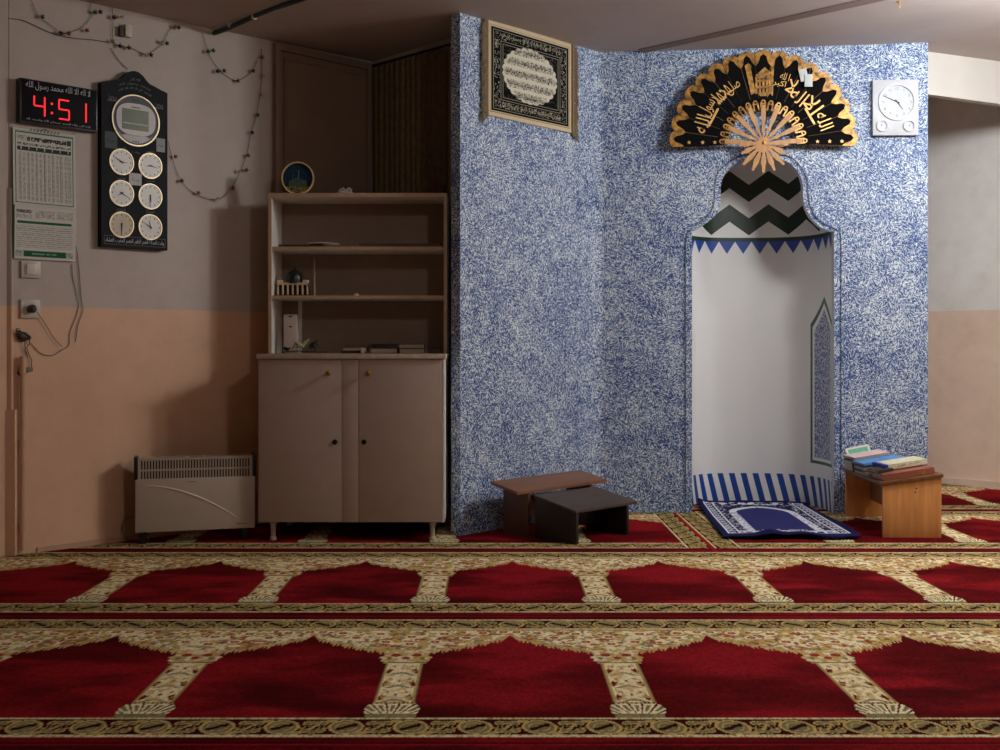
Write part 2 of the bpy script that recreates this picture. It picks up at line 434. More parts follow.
zs = [.0005]+sorted(z for z in set(zl+zr) if z0a <= z < zapex-1e-5)+[zapex]
def edgeL(z): return nL if z <= z0a else float(np.interp(z, zl, xl))
def edgeR(z): return nR if z <= z0a else float(np.interp(z, zr, xr))
mb = MB(); uv = []
def addp(pts, uvs, fs):
    mb.add(pts, fs); uv.extend(uvs)
# left wing, fillet, right panel
prof = []                                          # (xy, u)
prof.append((LP.at(0)[:2], 0.0)); cut = .035
for s in (.25, .5, .75, sC-cut): prof.append((LP.at(s)[:2], s))
p0, p1, p2 = Vector(LP.at(sC-cut)[:2]), Vector(RP.at(0)[:2]), Vector(RP.at(cut)[:2])
u = sC-cut
last = p0
for k in range(1, 9):
    t = k/8; q = p0*(1-t)**2+p1*2*t*(1-t)+p2*t*t; u += (q-last).length; last = q; prof.append((tuple(q), u))
uoff = u-cut
n = len(prof)
addp([(x, y, z) for (x, y), _ in prof for z in (.0005, 2.62)], [(uu, z) for _, uu in prof for z in (.0005, 2.62)],
     [[2*i, 2*i+2, 2*i+3, 2*i+1] for i in range(n-1)])
# end cap and back of the wing
capd = .06
e0 = LP.at(0); e1 = LP.at(0, -capd); e2 = LP.at(sC, -capd)
addp([(e0[0], e0[1], .0005), (e1[0], e1[1], .0005), (e1[0], e1[1], 2.62), (e0[0], e0[1], 2.62), (e2[0], e2[1], .0005), (e2[0], e2[1], 2.62)],
     [(0, -.01), (-capd, -.01), (-capd, 2.62), (0, 2.62), (-1.1, -.01), (-1.1, 2.62)], [[0, 1, 2, 3], [1, 4, 5, 2]])
rows = [(z, edgeL(z), edgeR(z)) for z in zs]
pts = []; uvs = []; fs = []
def pt(x, z, f=0.0):
    pts.append(RP.at(x, f, z)); uvs.append((uoff+x+f*0, z)); return len(pts)-1
for (za, la, ra), (zb, lb, rb) in zip(rows[:-1], rows[1:]):
    fs.append([pt(cut, za), pt(la, za), pt(lb, zb), pt(cut, zb)])
    fs.append([pt(ra, za), pt(x_end, za), pt(x_end, zb), pt(rb, zb)])
la, ra = rows[-1][1], rows[-1][2]
fs.append([pt(cut, zapex), pt(la, zapex), pt(ra, zapex), pt(x_end, zapex), pt(x_end, 2.62), pt(cut, 2.62)])
# right end, thickness
fs.append([pt(x_end, .0005), pt(x_end+.0, .0005, -.05), pt(x_end, 2.62, -.05), pt(x_end, 2.62)])
fs.append([pt(x_end, .0005, -.05), pt(nR+.02, .0005, -.05), pt(nR+.02, 2.62, -.05), pt(x_end, 2.62, -.05)])
addp(pts, uvs, fs)
o = bpy.data.meshes.new('wall_front'); o.from_pydata(mb.v, [], mb.f); o.materials.append(WPAPER)
ob = bpy.data.objects.new('wall_front', o); COL.objects.link(ob); struct(ob); set_uv(ob, uv)
for p in o.polygons[:n-1]: p.use_smooth = True
# reveal of the arch
mb = MB(); path = [(nL, .0005)]+list(zip([xl[0]]+xl[1:], zl))+list(zip(xr[::-1][1:], zr[::-1][1:]))+[(nR, .0005)]
for f0, f1, m in ((0.0, -.045, 0),):
    vs = [RP.at(x, f, z) for x, z in path for f in (f0, f1)]
    mb.add(vs, [[2*i, 2*i+2, 2*i+3, 2*i+1] for i in range(len(path)-1)])
struct(mb.build('trim_4', pm('arch_edge_paint', lin(200, 200, 198), .5, .05)))

# niche shell, u = metres along the curve from the back centre
th = np.linspace(0, PI, 97); ncx = nC+nr*np.sign(np.cos(PI-th))*np.abs(np.cos(PI-th))**(2/npow); ncy = nd*np.abs(np.sin(th))**(2/npow)
arc = np.concatenate([[0], np.cumsum(np.hypot(np.diff(ncx), np.diff(ncy)))]); arc -= arc[48]
def niche_mat():
    m, nt, b = new_mat('niche_paint'); uvn = nt.nodes.new('ShaderNodeUVMap').outputs[0]
    sp = nt.nodes.new('ShaderNodeSeparateXYZ'); nt.links.new(uvn, sp.inputs[0])
    u = E(nt, sp.outputs[0]); z = E(nt, sp.outputs[1])
    def band(f, a, b_): return f.gt(a)*f.lt(b_)
    tri = (u-.117).pp(.112)/.112                        # 0 at a peak, 1 in a valley
    z1 = z+tri*.080
    zz = band(z1, 1.822, 1.922)+band(z1, 1.628, 1.728)
    zz = zz*z.gt(1.535)
    gl = band(z, 1.512, 1.534)
    t2 = (u-.02).pp(.0475)/.0475
    bt = z.lt(1.512)*(z+(t2*.072)).gt(1.512)              # blue triangles, point down
    st = z.lt(.168)*((u+z*.26)/.0685).fract().lt(.5)
    # pointed frame on the right side wall
    uc, hw = niche_mat.uc, niche_mat.hw
    du = (u-uc).abs()
    def pent(g):
        return du.lt(hw-g)*z.gt(.243+g)*(z+du*(.150/hw)).lt(1.180-g*2.1)
    fr = pent(0.0)-pent(.017); inn = pent(.034)
    white = lin(228, 229, 228); nn = tex_noise(nt, uvn, 3, 3)
    c = mixc(nt, 1.0, white, ramp(nt, nn.outputs['Fac'], [(.3, (.97,)*3), (.7, (1,)*3)]), 'MULTIPLY')
    gz = tex_noise(nt, uvn, 40, 3)
    green = ramp(nt, gz.outputs['Fac'], [(.3, lin(10, 30, 20)), (.7, lin(20, 48, 32))])
    c = mixc(nt, zz, c, green); c = mixc(nt, gl, c, lin(22, 56, 36))
    c = mixc(nt, bt, c, lin(36, 70, 160)); c = mixc(nt, st, c, lin(16, 66, 150)); c = mixc(nt, fr, c, lin(34, 92, 66))
    mp = nt.nodes.new('ShaderNodeMapping'); mp.inputs['Scale'].default_value = (110, 80, 1); nt.links.new(uvn, mp.inputs[0])
    wn = tex_noise(nt, mp.outputs[0], 1, 2, .5, 1.0)
    wp = ramp(nt, wn.outputs['Fac'], [(.44, lin(60, 82, 140)), (.5, lin(110, 126, 168)), (.56, lin(205, 210, 220))])
    c = mixc(nt, inn, c, wp)
    nt.links.new(c, b.inputs['Base Color']); b.inputs['Roughness'].default_value = .45
    return m
def niche_u(px):                                    # arc position of the far side met by a pixel column
    a = (px-CX)/F; best = None
    for i in range(60, 96):
        X, Y, _ = RP.at(ncx[i], -ncy[i]); q = X/Y
        X2, Y2, _ = RP.at(ncx[i+1], -ncy[i+1]); q2 = X2/Y2
        if (q-a)*(q2-a) <= 0: best = arc[i]+(arc[i+1]-arc[i])*((a-q)/(q2-q) if q2 != q else 0); break
    return best
uA, uB = niche_u(810.5) or .45, niche_u(832.3) or .8
niche_mat.uc = (uA+uB)/2; niche_mat.hw = abs(uB-uA)/2
mb = MB(); uv = []; zsN = [.0005, .2, .6, 1.0, 1.4, 1.7, 2.05]
vs = [RP.at(ncx[i], -ncy[i], z) for z in zsN for i in range(97)]; uv = [(arc[i], z) for z in zsN for i in range(97)]
me = bpy.data.meshes.new('wall_niche'); me.from_pydata(vs, [], [[j*97+i, j*97+i+1, (j+1)*97+i+1, (j+1)*97+i] for j in range(len(zsN)-1) for i in range(96)]+[[6*97+i for i in range(97)]])
me.materials.append(niche_mat()); ob = bpy.data.objects.new('wall_niche', me); COL.objects.link(ob); struct(ob); set_uv(ob, uv)
for p in me.polygons: p.use_smooth = len(p.vertices) == 4

# ------------------------------------------------------------------ carpets
CR, CD, CG, CC, CO, CT = (np.array(lin(*c)) for c in ((120, 20, 26), (56, 9, 13), (206, 174, 108), (242, 228, 186), (128, 124, 84), (158, 58, 42)))
BAY = .611
def mixn(c, m, k): return c*(1-m[:, None])+np.asarray(k)[None, :]*m[:, None]
def ss(x, a, b): t = np.clip((x-a)/(b-a), 0, 1); return t*t*(3-2*t)
def M(b): return b.astype(float)
def vine(u, t, c, p=BAY/4):
    """border strip, t 0..1 across"""
    n = len(u); col = np.repeat(CD[None]*1.15, n, 0)
    nz = vnoise(u*260, t*16)
    col = mixn(col, M(np.abs(t-.5-.3*np.sin(2*PI*u/p)) < .075), CG*.8)
    du = (u/p-np.floor(u/p)-.5)*p
    q = np.hypot((du+.1*(t-.5)*.1)/.042, (t-.5)/.36)
    col = mixn(col, M(q < 1), CG*.95); col = mixn(col, M(q < .84), CO)
    col = mixn(col, M((q < .62) & (q > .52)), CG*.9)
    col = mixn(col, M((np.abs(t-.5-.1*np.sin(du*80)) < .075) & (np.abs(du) < .024)), CD)
    du2 = np.abs(du)-p/2                             # small blossom between
    for dx, dt, r in ((-.018, .33, .013), (-.018, .69, .013), (-.005, .27, .010), (-.004, .74, .010), (-.028, .5, .008), (-.008, .5, .006)):
        q = np.hypot((du2-dx)/r, (t-dt)/(r*8.5))
        col = mixn(col, M(q < 1), CG*.9); col = mixn(col, M(q < .74), CO if r > .009 else CD)
    e = (t < .12) | (t > .88)
    col = mixn(col, M(e), CC*.82); col = mixn(col, M(e & (nz > .62)), CG*.8)
    return col
def carpet(u, v):
    """u: metres from a column centre line, v: metres from the strip's far edge toward the viewer"""
    n = len(u); col = np.zeros((n, 3))
    mott = fbm(u*3.2+40, v*7, 4); fine = vnoise(u*150, v*120)
    red = CR[None]*(.55+.85*ss(mott, .32, .72))[:, None]*(.9+.2*fine)[:, None]
    red = mixn(red, .6*ss(fbm(u*2.2+9, v*5+3, 4), .6, .74), CD)
    col[:] = red
    a = np.abs(u-np.round(u/BAY)*BAY); xs = u-np.round(u/BAY)*BAY; vv = v-.135
    # arch spandrels
    r = np.clip((a-.055)/.2505, 0, 1)
    arch = .280-.165*r**1.35-.05*np.exp(-((.3055-a)/.013))
    saw = ((a+.35*vv)/.030) % 1.0
    jag = .024*(saw-.5)+.010*np.sin(2*PI*a/.0125)
    inside = vv < arch+jag
    q1 = fbm(u*46, vv*40, 2); q2 = fbm(u*70+33, vv*60+11, 2)
    sp = np.repeat(CG[None]*1.0, n, 0)
    sp = mixn(sp, ss(q1, .42, .52), CC); sp = mixn(sp, ss(q2, .60, .66)*.8, CO); sp = mixn(sp, ss(fbm(u*58+7, vv*50+5, 2), .64, .69)*.85, CT)
    for bx, bv in ((.0, .09), (.10, .055), (.17, .10), (.22, .045), (.075, .15), (.0, .175), (.285, .03)):
        d = np.hypot(a-bx, (vv-bv)); sp = mixn(sp, M(d < .022), CC); sp = mixn(sp, M(d < .014), CT); sp = mixn(sp, M(d < .006), CG)
    edge = vv > arch+jag-.035
    sp = mixn(sp, M(edge)*.75, CG*.9); sp = mixn(sp, M(vv < .012), CG*.75)
    col = np.where((inside & (vv > 0))[:, None], sp, col)
    # columns
    cap = (vv > .245) & (vv < .388) & (a < .060+.014*np.abs(np.cos((vv-.245)/.127*PI*1.5))-.004*np.sin(vv*170))
    cc = np.repeat(CG[None]*.95, n, 0); cc = mixn(cc, ss(q2, .5, .58), CC*.9); cc = mixn(cc, M(np.hypot((a-.030)/.015, (vv-.30)/.017) < 1), CT); cc = mixn(cc, M(np.hypot(a/.012, (vv-.33)/.014) < 1), CT); cc = mixn(cc, M(np.hypot((a-.048)/.008, (vv-.335)/.014) < 1), CO); cc = mixn(cc, M((np.abs(vv-.378) < .005)), CD*1.6)
    col = np.where(cap[:, None], cc, col)
    sh = (vv >= .385) & (vv < .742) & (a < .0535)
    f = ((vv-.385)/.119) % 1.0
    cs = np.repeat(CC[None]*1.0, n, 0)
    q = np.hypot((a-.033)/.013, (f-.50-.25*np.sin((a-.03)*90))/.26); cs = mixn(cs, M(q < 1), CG); cs = mixn(cs, M(q < .8), CR*.9); cs = mixn(cs, M(np.hypot((a-.029)/.007, (f-.42)/.11) < 1), CC)
    cs = mixn(cs, M(np.abs(f-.93+.12*np.cos(a*70)) < .07), CO*1.3); cs = mixn(cs, M((a < .004) & (np.abs(f-.45) < .08)), CT)
    cs = mixn(cs, M((q2 > .58) & (a < .04))*.7, CG); cs = mixn(cs, M(a > .044), CG*.85); cs = mixn(cs, M(a > .050), CO)
    col = np.where(sh[:, None], cs, col)
    tt = (vv-.742)/.088
    bs = (tt >= 0) & (tt < 1) & (a < .052+.017*np.sin(np.clip(tt, 0, 1)*PI*.75))
    ang = np.arctan2(xs, (.9-.55*tt)*.12); pet = np.abs(((ang*4.2/PI*2.2+.5) % 1)-.5)
    cb = np.repeat(CC[None], n, 0); cb = mixn(cb, M((pet < .17) & (tt > .25) & (tt < .85)), CO); cb = mixn(cb, M(pet > .41), CD*2.2); cb = mixn(cb, M(tt < .12), CG); cb = mixn(cb, M((tt < .12) & ((xs*90 % 1) < .45)), CD)
    col = np.where(bs[:, None], cb, col)
    fo = (vv >= .83) & (vv < .862) & (a < .062); col = np.where(fo[:, None], CO[None]*(.85+.5*fine[:, None]), col)
    # border bands, red gap
    t1 = v/.135; m = (t1 >= 0) & (t1 < 1); col[m] = vine(u[m]+.07, t1[m], None)
    t2 = (v-.995)/.14; m = (t2 >= 0) & (t2 < 1); col[m] = vine(u[m]+.02, 1-t2[m], None)
    m = v >= 1.135; col[m] = (red*.72)[m]
    m = (v > 1.170) & (v < 1.178); col[m] = CD*.35
    m = (v > 1.178) & (v < 1.19); col[m] = CR*1.1
    return col*(.82+.3*fine)[:, None]
CARPET = painted('prayer_carpet_pile', .98, .28, 260, .8, .003, 0, .02)
lpd, lpo = np.array(LP.d), np.array(LP.o)
def keep_room(X, Y):
    k = (Y < X+6.9935-.004)
    left = X < -.17
    k &= ~(left & (X+Y > 5.66))
    # blue wall: left wing + right panel as functions of X
    wing = lpo[1]+(X-lpo[0])*lpd[1]/lpd[0]; pan = RP.o[1]+(X-RP.o[0])*RP.d[1]/RP.d[0]
    front = np.where(X < RP.o[0], wing, pan)
    xend = RP.at(x_end)[0]
    lx = (X-RP.o[0])*RP.d[0]+(Y-RP.o[1])*RP.d[1]; ly = -((X-RP.o[0])*RP.n[0]+(Y-RP.o[1])*RP.n[1])
    innic = (np.abs((lx-nC)/nr)**npow+(np.maximum(ly, 0)/nd)**npow < .985) & (ly < nd)
    mid = (X >= -.17) & (X <= xend)
    k &= ~(mid & (Y > front-.003) & ~innic)
    rl = (X-RW.o[0])*RW.n[0]+(Y-RW.o[1])*RW.n[1] > .004
    k &= (X <= xend) | rl
    k &= ~((X < -2.045) & (Y > 4.895))
    return k
def strip(name, label, Yfar, X0, X1, du, dv, phase, vlen=1.235, endcap=None):
    nu = int((X1-X0)/du); nv = int(vlen/dv)
    def col(U, V):
        c = carpet(U-phase, Yfar-V)
        if endcap == 'L' or endcap == 'R':
            d = (X1-U) if endcap == 'R' else (U-X0)
            m = (d < .125) & ((Yfar-V) < .995+.14)
            c[m] = vine((Yfar-V)[m], np.clip(d[m]/.125, 0, 1), None)
            c[d < (.016 if endcap == 'R' else .002)] = CR*1.6
        return c
    o = paint_grid(name, nu, nv, X0, X1, Yfar-vlen, Yfar, lambda U, V: (U, V, np.zeros_like(U)), col, CARPET, keep=keep_room, thick=.012)
    return tag(o, label, 'carpet', 'red and gold prayer carpet strips')
strip('prayer_carpet', 'red prayer carpet strip with the largest arches, nearest the viewer', 3.765, -2.3, 2.3, .0032, .0060, -.249)
strip('prayer_carpet', 'plain red edge of the carpet strip cut off along the bottom of the picture', 2.530, -3.0, 3.0, .012, .015, -.249)
strip('prayer_carpet', 'long red prayer carpet strip with gold arches, first full row below the cabinet', 5.000, -2.85, 2.9, .0040, .0075, -.2206)
strip('prayer_carpet', 'red carpet strip under the black bench and cabinet, left of the red seam', 6.235, -1.95, .995, .0050, .008, -.2206, endcap='R')
strip('prayer_carpet', 'red carpet strip under the navy prayer mat and orange wooden desk', 6.235, .995, 4.0, .0050, .008, -.2206, endcap='L')
strip('prayer_carpet', 'far red carpet strip at the foot of the pale wall right of the blue wall', 7.47, .95, 3.9, .0060, .010, -.2206)

# ------------------------------------------------------------------ cabinet with open hutch
cx0, cx1, cy, cyb, chy = -1.086, -.218, 5.29, 5.815, 5.53
cw = cx1-cx0; zc = .868; zt = 1.647
cab = thing('cabinet', 'pale two-door cupboard with open shelves above, standing in the corner on short legs', 'cabinet', (cx0, cy, 0))
d1 = cyb-cy; dh = chy-cy
mb = MB(); mb.box(.003, cw-.003, .02, d1, .085, .845, 0, .002); mb.build('body', [CABIN], cab)
MB().box(-.006, cw+.004, -.012, d1, .845, zc, 0, .003).build('worktop', [MARBLE], cab)
xs1, xs2 = (342-CX)/F*cy-cx0, (358.5-CX)/F*cy-cx0
for nm, a, b, kx, lx, lab in (('door', .002, xs1-.002, (329-CX)/F*cy-cx0, (335-CX)/F*cy-cx0, 0), ('door', xs2+.002, cw-.014, (369-CX)/F*cy-cx0, (364-CX)/F*cy-cx0, 1)):
    dr = MB().box(a, b, 0, .018, .087, .843, 0, .002).build(nm, [CAB], cab)
    zk = H-(373-HY)/F*cy; zl_ = H-(442-HY)/F*cy
    k = MB(); k.lathe([(.004, 0), (.0045, .012), (.010, .016), (.013, .023), (.011, .030), (.004, .033)], (kx, 0, zk), 16, 'y'); k.build('knob', [BRASS], dr)
    k = MB(); k.lathe([(.012, 0), (.012, .004), (.009, .006), (.003, .006)], (lx, 0, zl_), 16, 'y'); k.build('lock', [DARKM], dr)
MB().box(xs1, xs2, .001, .018, .087, .843, 0, .001).build('center_stile', [CAB], cab)
MB().box(cw-.012, cw-.002, 0, .02, .087, .843).build('side_strip', [WHITE], cab)
for x in (.065, cw-.06):
    for y in (.03, d1-.05):
        lg = MB(); lg.lathe([(.016, 0), (.016, .012), (.011, .018), (.013, .07), (.018, .078), (.018, .085)], (x, y, 0), 16); lg.build('leg', [CREAMM], cab)
# hutch: sides, top, shelves, back
for a, b in ((.0, .016), (cw-.016, cw)):
    sd = MB().box(a, b, dh+.002, d1, zc, zt, 0).build('side_panel', [CABIN], cab)
    MB().box(a, b, dh, dh+.003, zc, zt).build('edge_band', [CABEDGE], sd)
for z0, z1 in ((zt-.018, zt), (1.372, 1.388), (1.1345, 1.1505)):
    t = zt if z1 == zt else 0
    sh = MB().box(.016, cw-.016, dh+.002 if t else dh+.012, d1-.006, z0, z1).build('top_panel' if t else 'shelf', [CABIN], cab)
    MB().box(.016, cw-.016, dh if t else dh+.009, dh+.003 if t else dh+.0125, z0, z1).build('edge_band', [CABEDGE], sh)
bk = MB().box(.016, cw-.016, d1-.006, d1, zc, zt-.018).build('back_panel', [CABBACK], cab)
MB().box(.10, .118, d1-.012, d1-.006, zc, 1.134).build('back_strip', [CABIN], bk)

def on(px, py, Y): return W(px, py, Y)
ysh = 5.62
# plate clock leaning on the cabinet top
x, y, z = W(298, 178, 5.60); pr = .078
t = thing('decorative_plate', 'round gold-rimmed navy plate with a mosque picture, standing on the cabinet top', 'plate', (x, 5.60, zt))
def platecol(u, v):
    r = np.hypot(u, v); c = np.repeat(np.array([lin(18, 40, 72)]), len(u), 0)
    c = mixn(c, ss(fbm(u*40+5, v*40, 3), .4, .7)*.6, np.array(lin(24, 62, 84)))
    c = mixn(c, M((v < -.012+.008*vnoise(u*120, v*30)) & (v > -.046) & (np.abs(u) < .045-.2*np.abs(v+.03))), np.array(lin(74, 96, 74)))
    c = mixn(c, M((np.hypot(u+.006, v+.008) < .013)), np.array(lin(52, 92, 92))); c = mixn(c, M((np.abs(u-.004) < .0022) & (v > -.01) & (v < .04)), np.array(lin(90, 120, 110)))
    c = mixn(c, M((np.abs(u+.026) < .0016) & (v > -.02) & (v < .018)), np.array(lin(90, 110, 90)))
    c = mixn(c, M((v < -.038) & (vnoise(u*200, v*200) > .5)), np.array(lin(150, 130, 60))); return c
zc_ = .0815
paint_grid('picture', 60, 60, -.076, .076, -.076, .076, lambda u, v: (u, np.full_like(u, -.004), v+zc_), platecol, PAINTED, t, keep=lambda X, Y: np.ones(len(X), bool))
# trim the square picture to a disc
_o = t.children[0]; bm = bmesh.new(); bm.from_mesh(_o.data); bmesh.ops.delete(bm, geom=[f for f in bm.faces if math.hypot(f.calc_center_median().x, f.calc_center_median().z-zc_) > .0755], context='FACES'); bm.to_mesh(_o.data); bm.free()
m_ = MB(); m_.ring(0, zc_, .0738, .0805, .004, -.012, 48); m_.build('rim', [pm('gold_rim', lin(240, 214, 140), .3, .1, 80, .15)], t)
m_ = MB(); m_.lathe([(.074, 0), (.076, .004)], (0, 0.006, zc_), 40, 'y'); m_.build('back', [BLACKP], t)
m_ = MB(); m_.tube([(-.03, 0, .004), (-.028, .05, .004), (0, .012, .09)], .003, 6); m_.tube([(.03, 0, .004), (.028, .05, .004), (0, .012, .09)], .003, 6); m_.build('stand', [DARKM], t)
# crumpled white thing and dark round box on the cabinet top
t = thing('crumpled_cloth', 'small crumpled white cloth lying on the middle of the cabinet top', 'cloth', (W(346, 190, 5.62)[0], 5.62, zt))
m_ = MB()
rr = random.Random(4)
nu_, nv_ = 28, 12; vs = []
for j in range(nv_+1):
    for i in range(nu_+1):
        u = i/nu_*2-1; v = j/nv_*2-1
        hgt = .006+.016*math.exp(-((u+.12)/.35)**2)*(1-.6*abs(v))+.007*math.sin(9*u+4*v)*(1-abs(u))+.006*math.sin(17*u-9*v)*math.exp(-(u/.5)**2)
        vs.append((.095*u*(1-.25*abs(v)), .04*v*(1-.5*abs(u)), max(.001, hgt*(1-abs(v)**4)*(1-abs(u)**3)+.001)))
m_.add(vs, [[j*(nu_+1)+i, j*(nu_+1)+i+1, (j+1)*(nu_+1)+i+1, (j+1)*(nu_+1)+i] for j in range(nv_) for i in range(nu_)], 0, True)
m_.build('cloth_body', [pm('white_cotton', lin(214, 204, 196), .9, .06, 60, bump=.4)], t)
m_ = MB(); m_.tube([(-.02, -.01, .012), (-.03, -.012, .026), (-.012, -.014, .034), (0, -.012, .022), (.016, -.012, .034), (.03, -.012, .026), (.018, -.01, .014)], .0045, 8); m_.build('knot', [pm('white_cotton_knot', lin(222, 214, 206), .9, .05)], t)
t = MB(); t.lathe([(.026, 0), (.030, .006), (.031, .034), (.026, .048), (.012, .054), (.004, .055)], (0, 0, 0), 24)
tag(t.build('felt_hat', [pm('dark_red_felt', lin(66, 26, 28), .9, .2, 90)], None, (W(440, 190, 5.60)[0], 5.60, zt)), 'small dark red felt hat on the right end of the cabinet top', 'hat')

# things on the upper shelf (1.388)
zs1, zs2 = 1.3888, 1.1513
def sheet(x0, x1, y0, y1, z, t_, wob, seed):
    r = random.Random(seed); mb = MB(); n1, n2 = 14, 6; vs = []
    ph = r.random()*6
    for dz in (t_, 0):
        for j in range(n2+1):
            for i in range(n1+1):
                u = i/n1; v = j/n2; vs.append((x0+(x1-x0)*u, y0+(y1-y0)*v, z+dz+wob*(.5+.5*math.sin(ph+u*5+v*2))*(u*.7+.3)))
    N = (n1+1)*(n2+1)
    for b in (0, N): mb.add(vs, [[b+j*(n1+1)+i, b+j*(n1+1)+i+1, b+(j+1)*(n1+1)+i+1, b+(j+1)*(n1+1)+i] for j in range(n2) for i in range(n1)])
    per = [i for i in range(n1+1)]+[j*(n1+1)+n1 for j in range(1, n2+1)]+[n2*(n1+1)+i for i in range(n1-1, -1, -1)]+[j*(n1+1) for j in range(n2-1, 0, -1)]
    mb.add(vs, [[per[k], per[(k+1) % len(per)], N+per[(k+1) % len(per)], N+per[k]] for k in range(len(per))]); return mb
DKB = pm('dark_binding', lin(50, 42, 38), .6, .2); PAGES = pm('page_edges', lin(196, 178, 152), .8, .15, 200)
ys = chy+.03
x = lambda px, Y=5.58: (px-CX)/F*Y
o = sheet(x(279), x(322), ys, ys+.12, zs1, .010, .003, 1).build('folder', [DKB]); tag(o, 'thin dark folder lying at the left of the upper shelf', 'folder')
o = sheet(x(309), x(338), ys-.012, ys+.10, zs1+.0145, .003, .006, 2).build('paper_sheet', [PAPER]); tag(o, 'loose white paper sheet lying on the thin dark folder', 'paper')
o = sheet(x(359), x(440), ys+.02, ys+.14, zs1, .018, .002, 3).build('flat_box', [pm('brown_card', lin(96, 72, 58), .8, .1)]); tag(o, 'long flat brown box lying on the right half of the upper shelf', 'box')

# model mosque on the middle shelf
t = thing('model_mosque', 'small dark model mosque with dome and arcade on the middle shelf', 'ornament', (x(292), 5.60, zs2))
bw = .078
m_ = MB(); m_.box(-bw, bw, -.005, .055, 0, .006)
m_.box(-bw+.003, bw-.003, .004, .05, .006, .062, 1); m_.build('hall', [BLACKP, BLACKP], t)
m_ = MB()
for i in range(7):
    xx = -bw+.006+i*(2*bw-.012)/6; m_.tube([(xx, -.002, .006), (xx, -.002, .046)], .0045, 8)
m_.box(-bw, bw, -.006, .004, .058, .066)
for i in range(6):
    xx = -bw+.006+(i+.5)*(2*bw-.012)/6; hw_ = (2*bw-.012)/12
    pts_ = [(xx-hw_, .060), (xx-hw_, .044)]+[(xx+hw_*.78*math.cos(a), .044+hw_*.9*math.sin(a)) for a in np.linspace(PI, 0, 9)]+[(xx+hw_, .044), (xx+hw_, .060)]
    m_.plate(pts_, .001, -.005)
m_.build('arcade', [pm('ivory_plastic', lin(214, 186, 152), .5, .06)], t)
for sx in (-1, 1):
    MB().box(sx*.062-.014, sx*.062+.014, -.004, .03, .066, .078, 0, .002).build('corner_block', [pm('ivory_block', lin(224, 200, 170), .5, .06)], t)
m_ = MB(); m_.lathe([(.040, .062), (.041, .082), (.040, .092), (.036, .108), (.026, .122), (.012, .132), (.004, .138), (.0015, .150)], (.003, .028, 0), 28); m_.build('dome', [pm('dark_green_dome', lin(24, 34, 30), .35, .1)], t)
m_ = MB(); m_.lathe([(.009, 0), (.008, .06), (.0065, .064), (.006, .11), (.009, .112), (.009, .118), (.005, .12), (.005, .158), (.008, .160), (.008, .165), (.004, .168), (.003, .18), (.001, .20)], (.100, .03, 0), 14); m_.build('minaret', [pm('minaret_plastic', lin(150, 124, 100), .5, .1)], t)
t = MB(); t.lathe([(.014, 0), (.016, .003), (.012, .010), (.005, .013), (.002, .013)], (0, 0, 0), 16)
tag(t.build('trinket', [pm('ivory_trinket', lin(205, 182, 150), .5, .1)], None, (x(356), 5.585, zs2)), 'tiny ivory trinket alone near the middle of the middle shelf', 'ornament')

# worktop of the hutch
yb = 5.60; zc = zc+.0008
t = thing('white_router', 'upright pale plastic box with two dark marks at left of the lowest shelf', 'box', (x(291, 5.62), 5.62, zc))
m_ = MB(); m_.box(-.034, .034, -.02, .03, 0, .192, 0, .008); m_.build('casing', [pm('box_plastic', lin(206, 186, 174), .5, .04)], t)
for zz in (.178, .128): MB().box(-.006, .008, -.0215, -.019, zz, zz+.006).build('vent_slot', [BLACKP], t)
# garland of leaves in front of it
t = thing('flower_sprig', 'small artificial green sprig with a dark bloom lying on the lowest shelf', 'artificial flower', (x(303), 5.55, zc))
m_ = MB(); m_.tube([(-.10, 0, .006), (-.03, .012, .012), (.05, .004, .008), (.12, .02, .006)], .0028, 6); m_.build('stem', [pm('green_stem', lin(70, 86, 50), .7, .1)], t)
LEAFG = pm('pale_green_leaf', lin(168, 172, 122), .7, .25, 80); LEAFD = pm('dark_leaf', lin(40, 44, 36), .8, .25, 80); BLOOM = pm('navy_bloom', lin(34, 44, 66), .8, .25, 80)
def leaf(L, wd, ax, ay, az, c, mat):
    mb = MB(); vs = []; n = 7
    for i in range(n+1):
        u = i/n; w_ = wd*math.sin(PI*u**.8)*.5+.0004; zz = .25*L*math.sin(PI*u)*.5
        vs += [(u*L, -w_, zz-.12*w_), (u*L, 0, zz+.1*wd), (u*L, w_, zz-.12*w_)]
    R = Matrix.Rotation(az, 3, 'Z') @ Matrix.Rotation(-ay, 3, 'Y') @ Matrix.Rotation(ax, 3, 'X')
    vs = [tuple(Vector(c)+R @ Vector(p)) for p in vs]
    fs = [[3*i+k, 3*i+k+1, 3*i+k+4, 3*i+k+3] for i in range(n) for k in (0, 1)]
    mb.add(vs, fs, 0, True); mb.build('leaf' if mat is not BLOOM else 'petal', [mat], t)
r = random.Random(11)
for i in range(11):
    u = i/10; leaf(.042+.022*r.random(), .021, r.uniform(-.6, .6), r.uniform(.2, 1.1), r.uniform(-PI, PI), (-.05+.12*u, .006, .012+.016*math.sin(PI*u)), LEAFG if u < .62 else LEAFD)
for i in range(7): leaf(.028, .018, 0, r.uniform(.15, .9), i*2*PI/7, (-.075, -.004, .012), BLOOM)
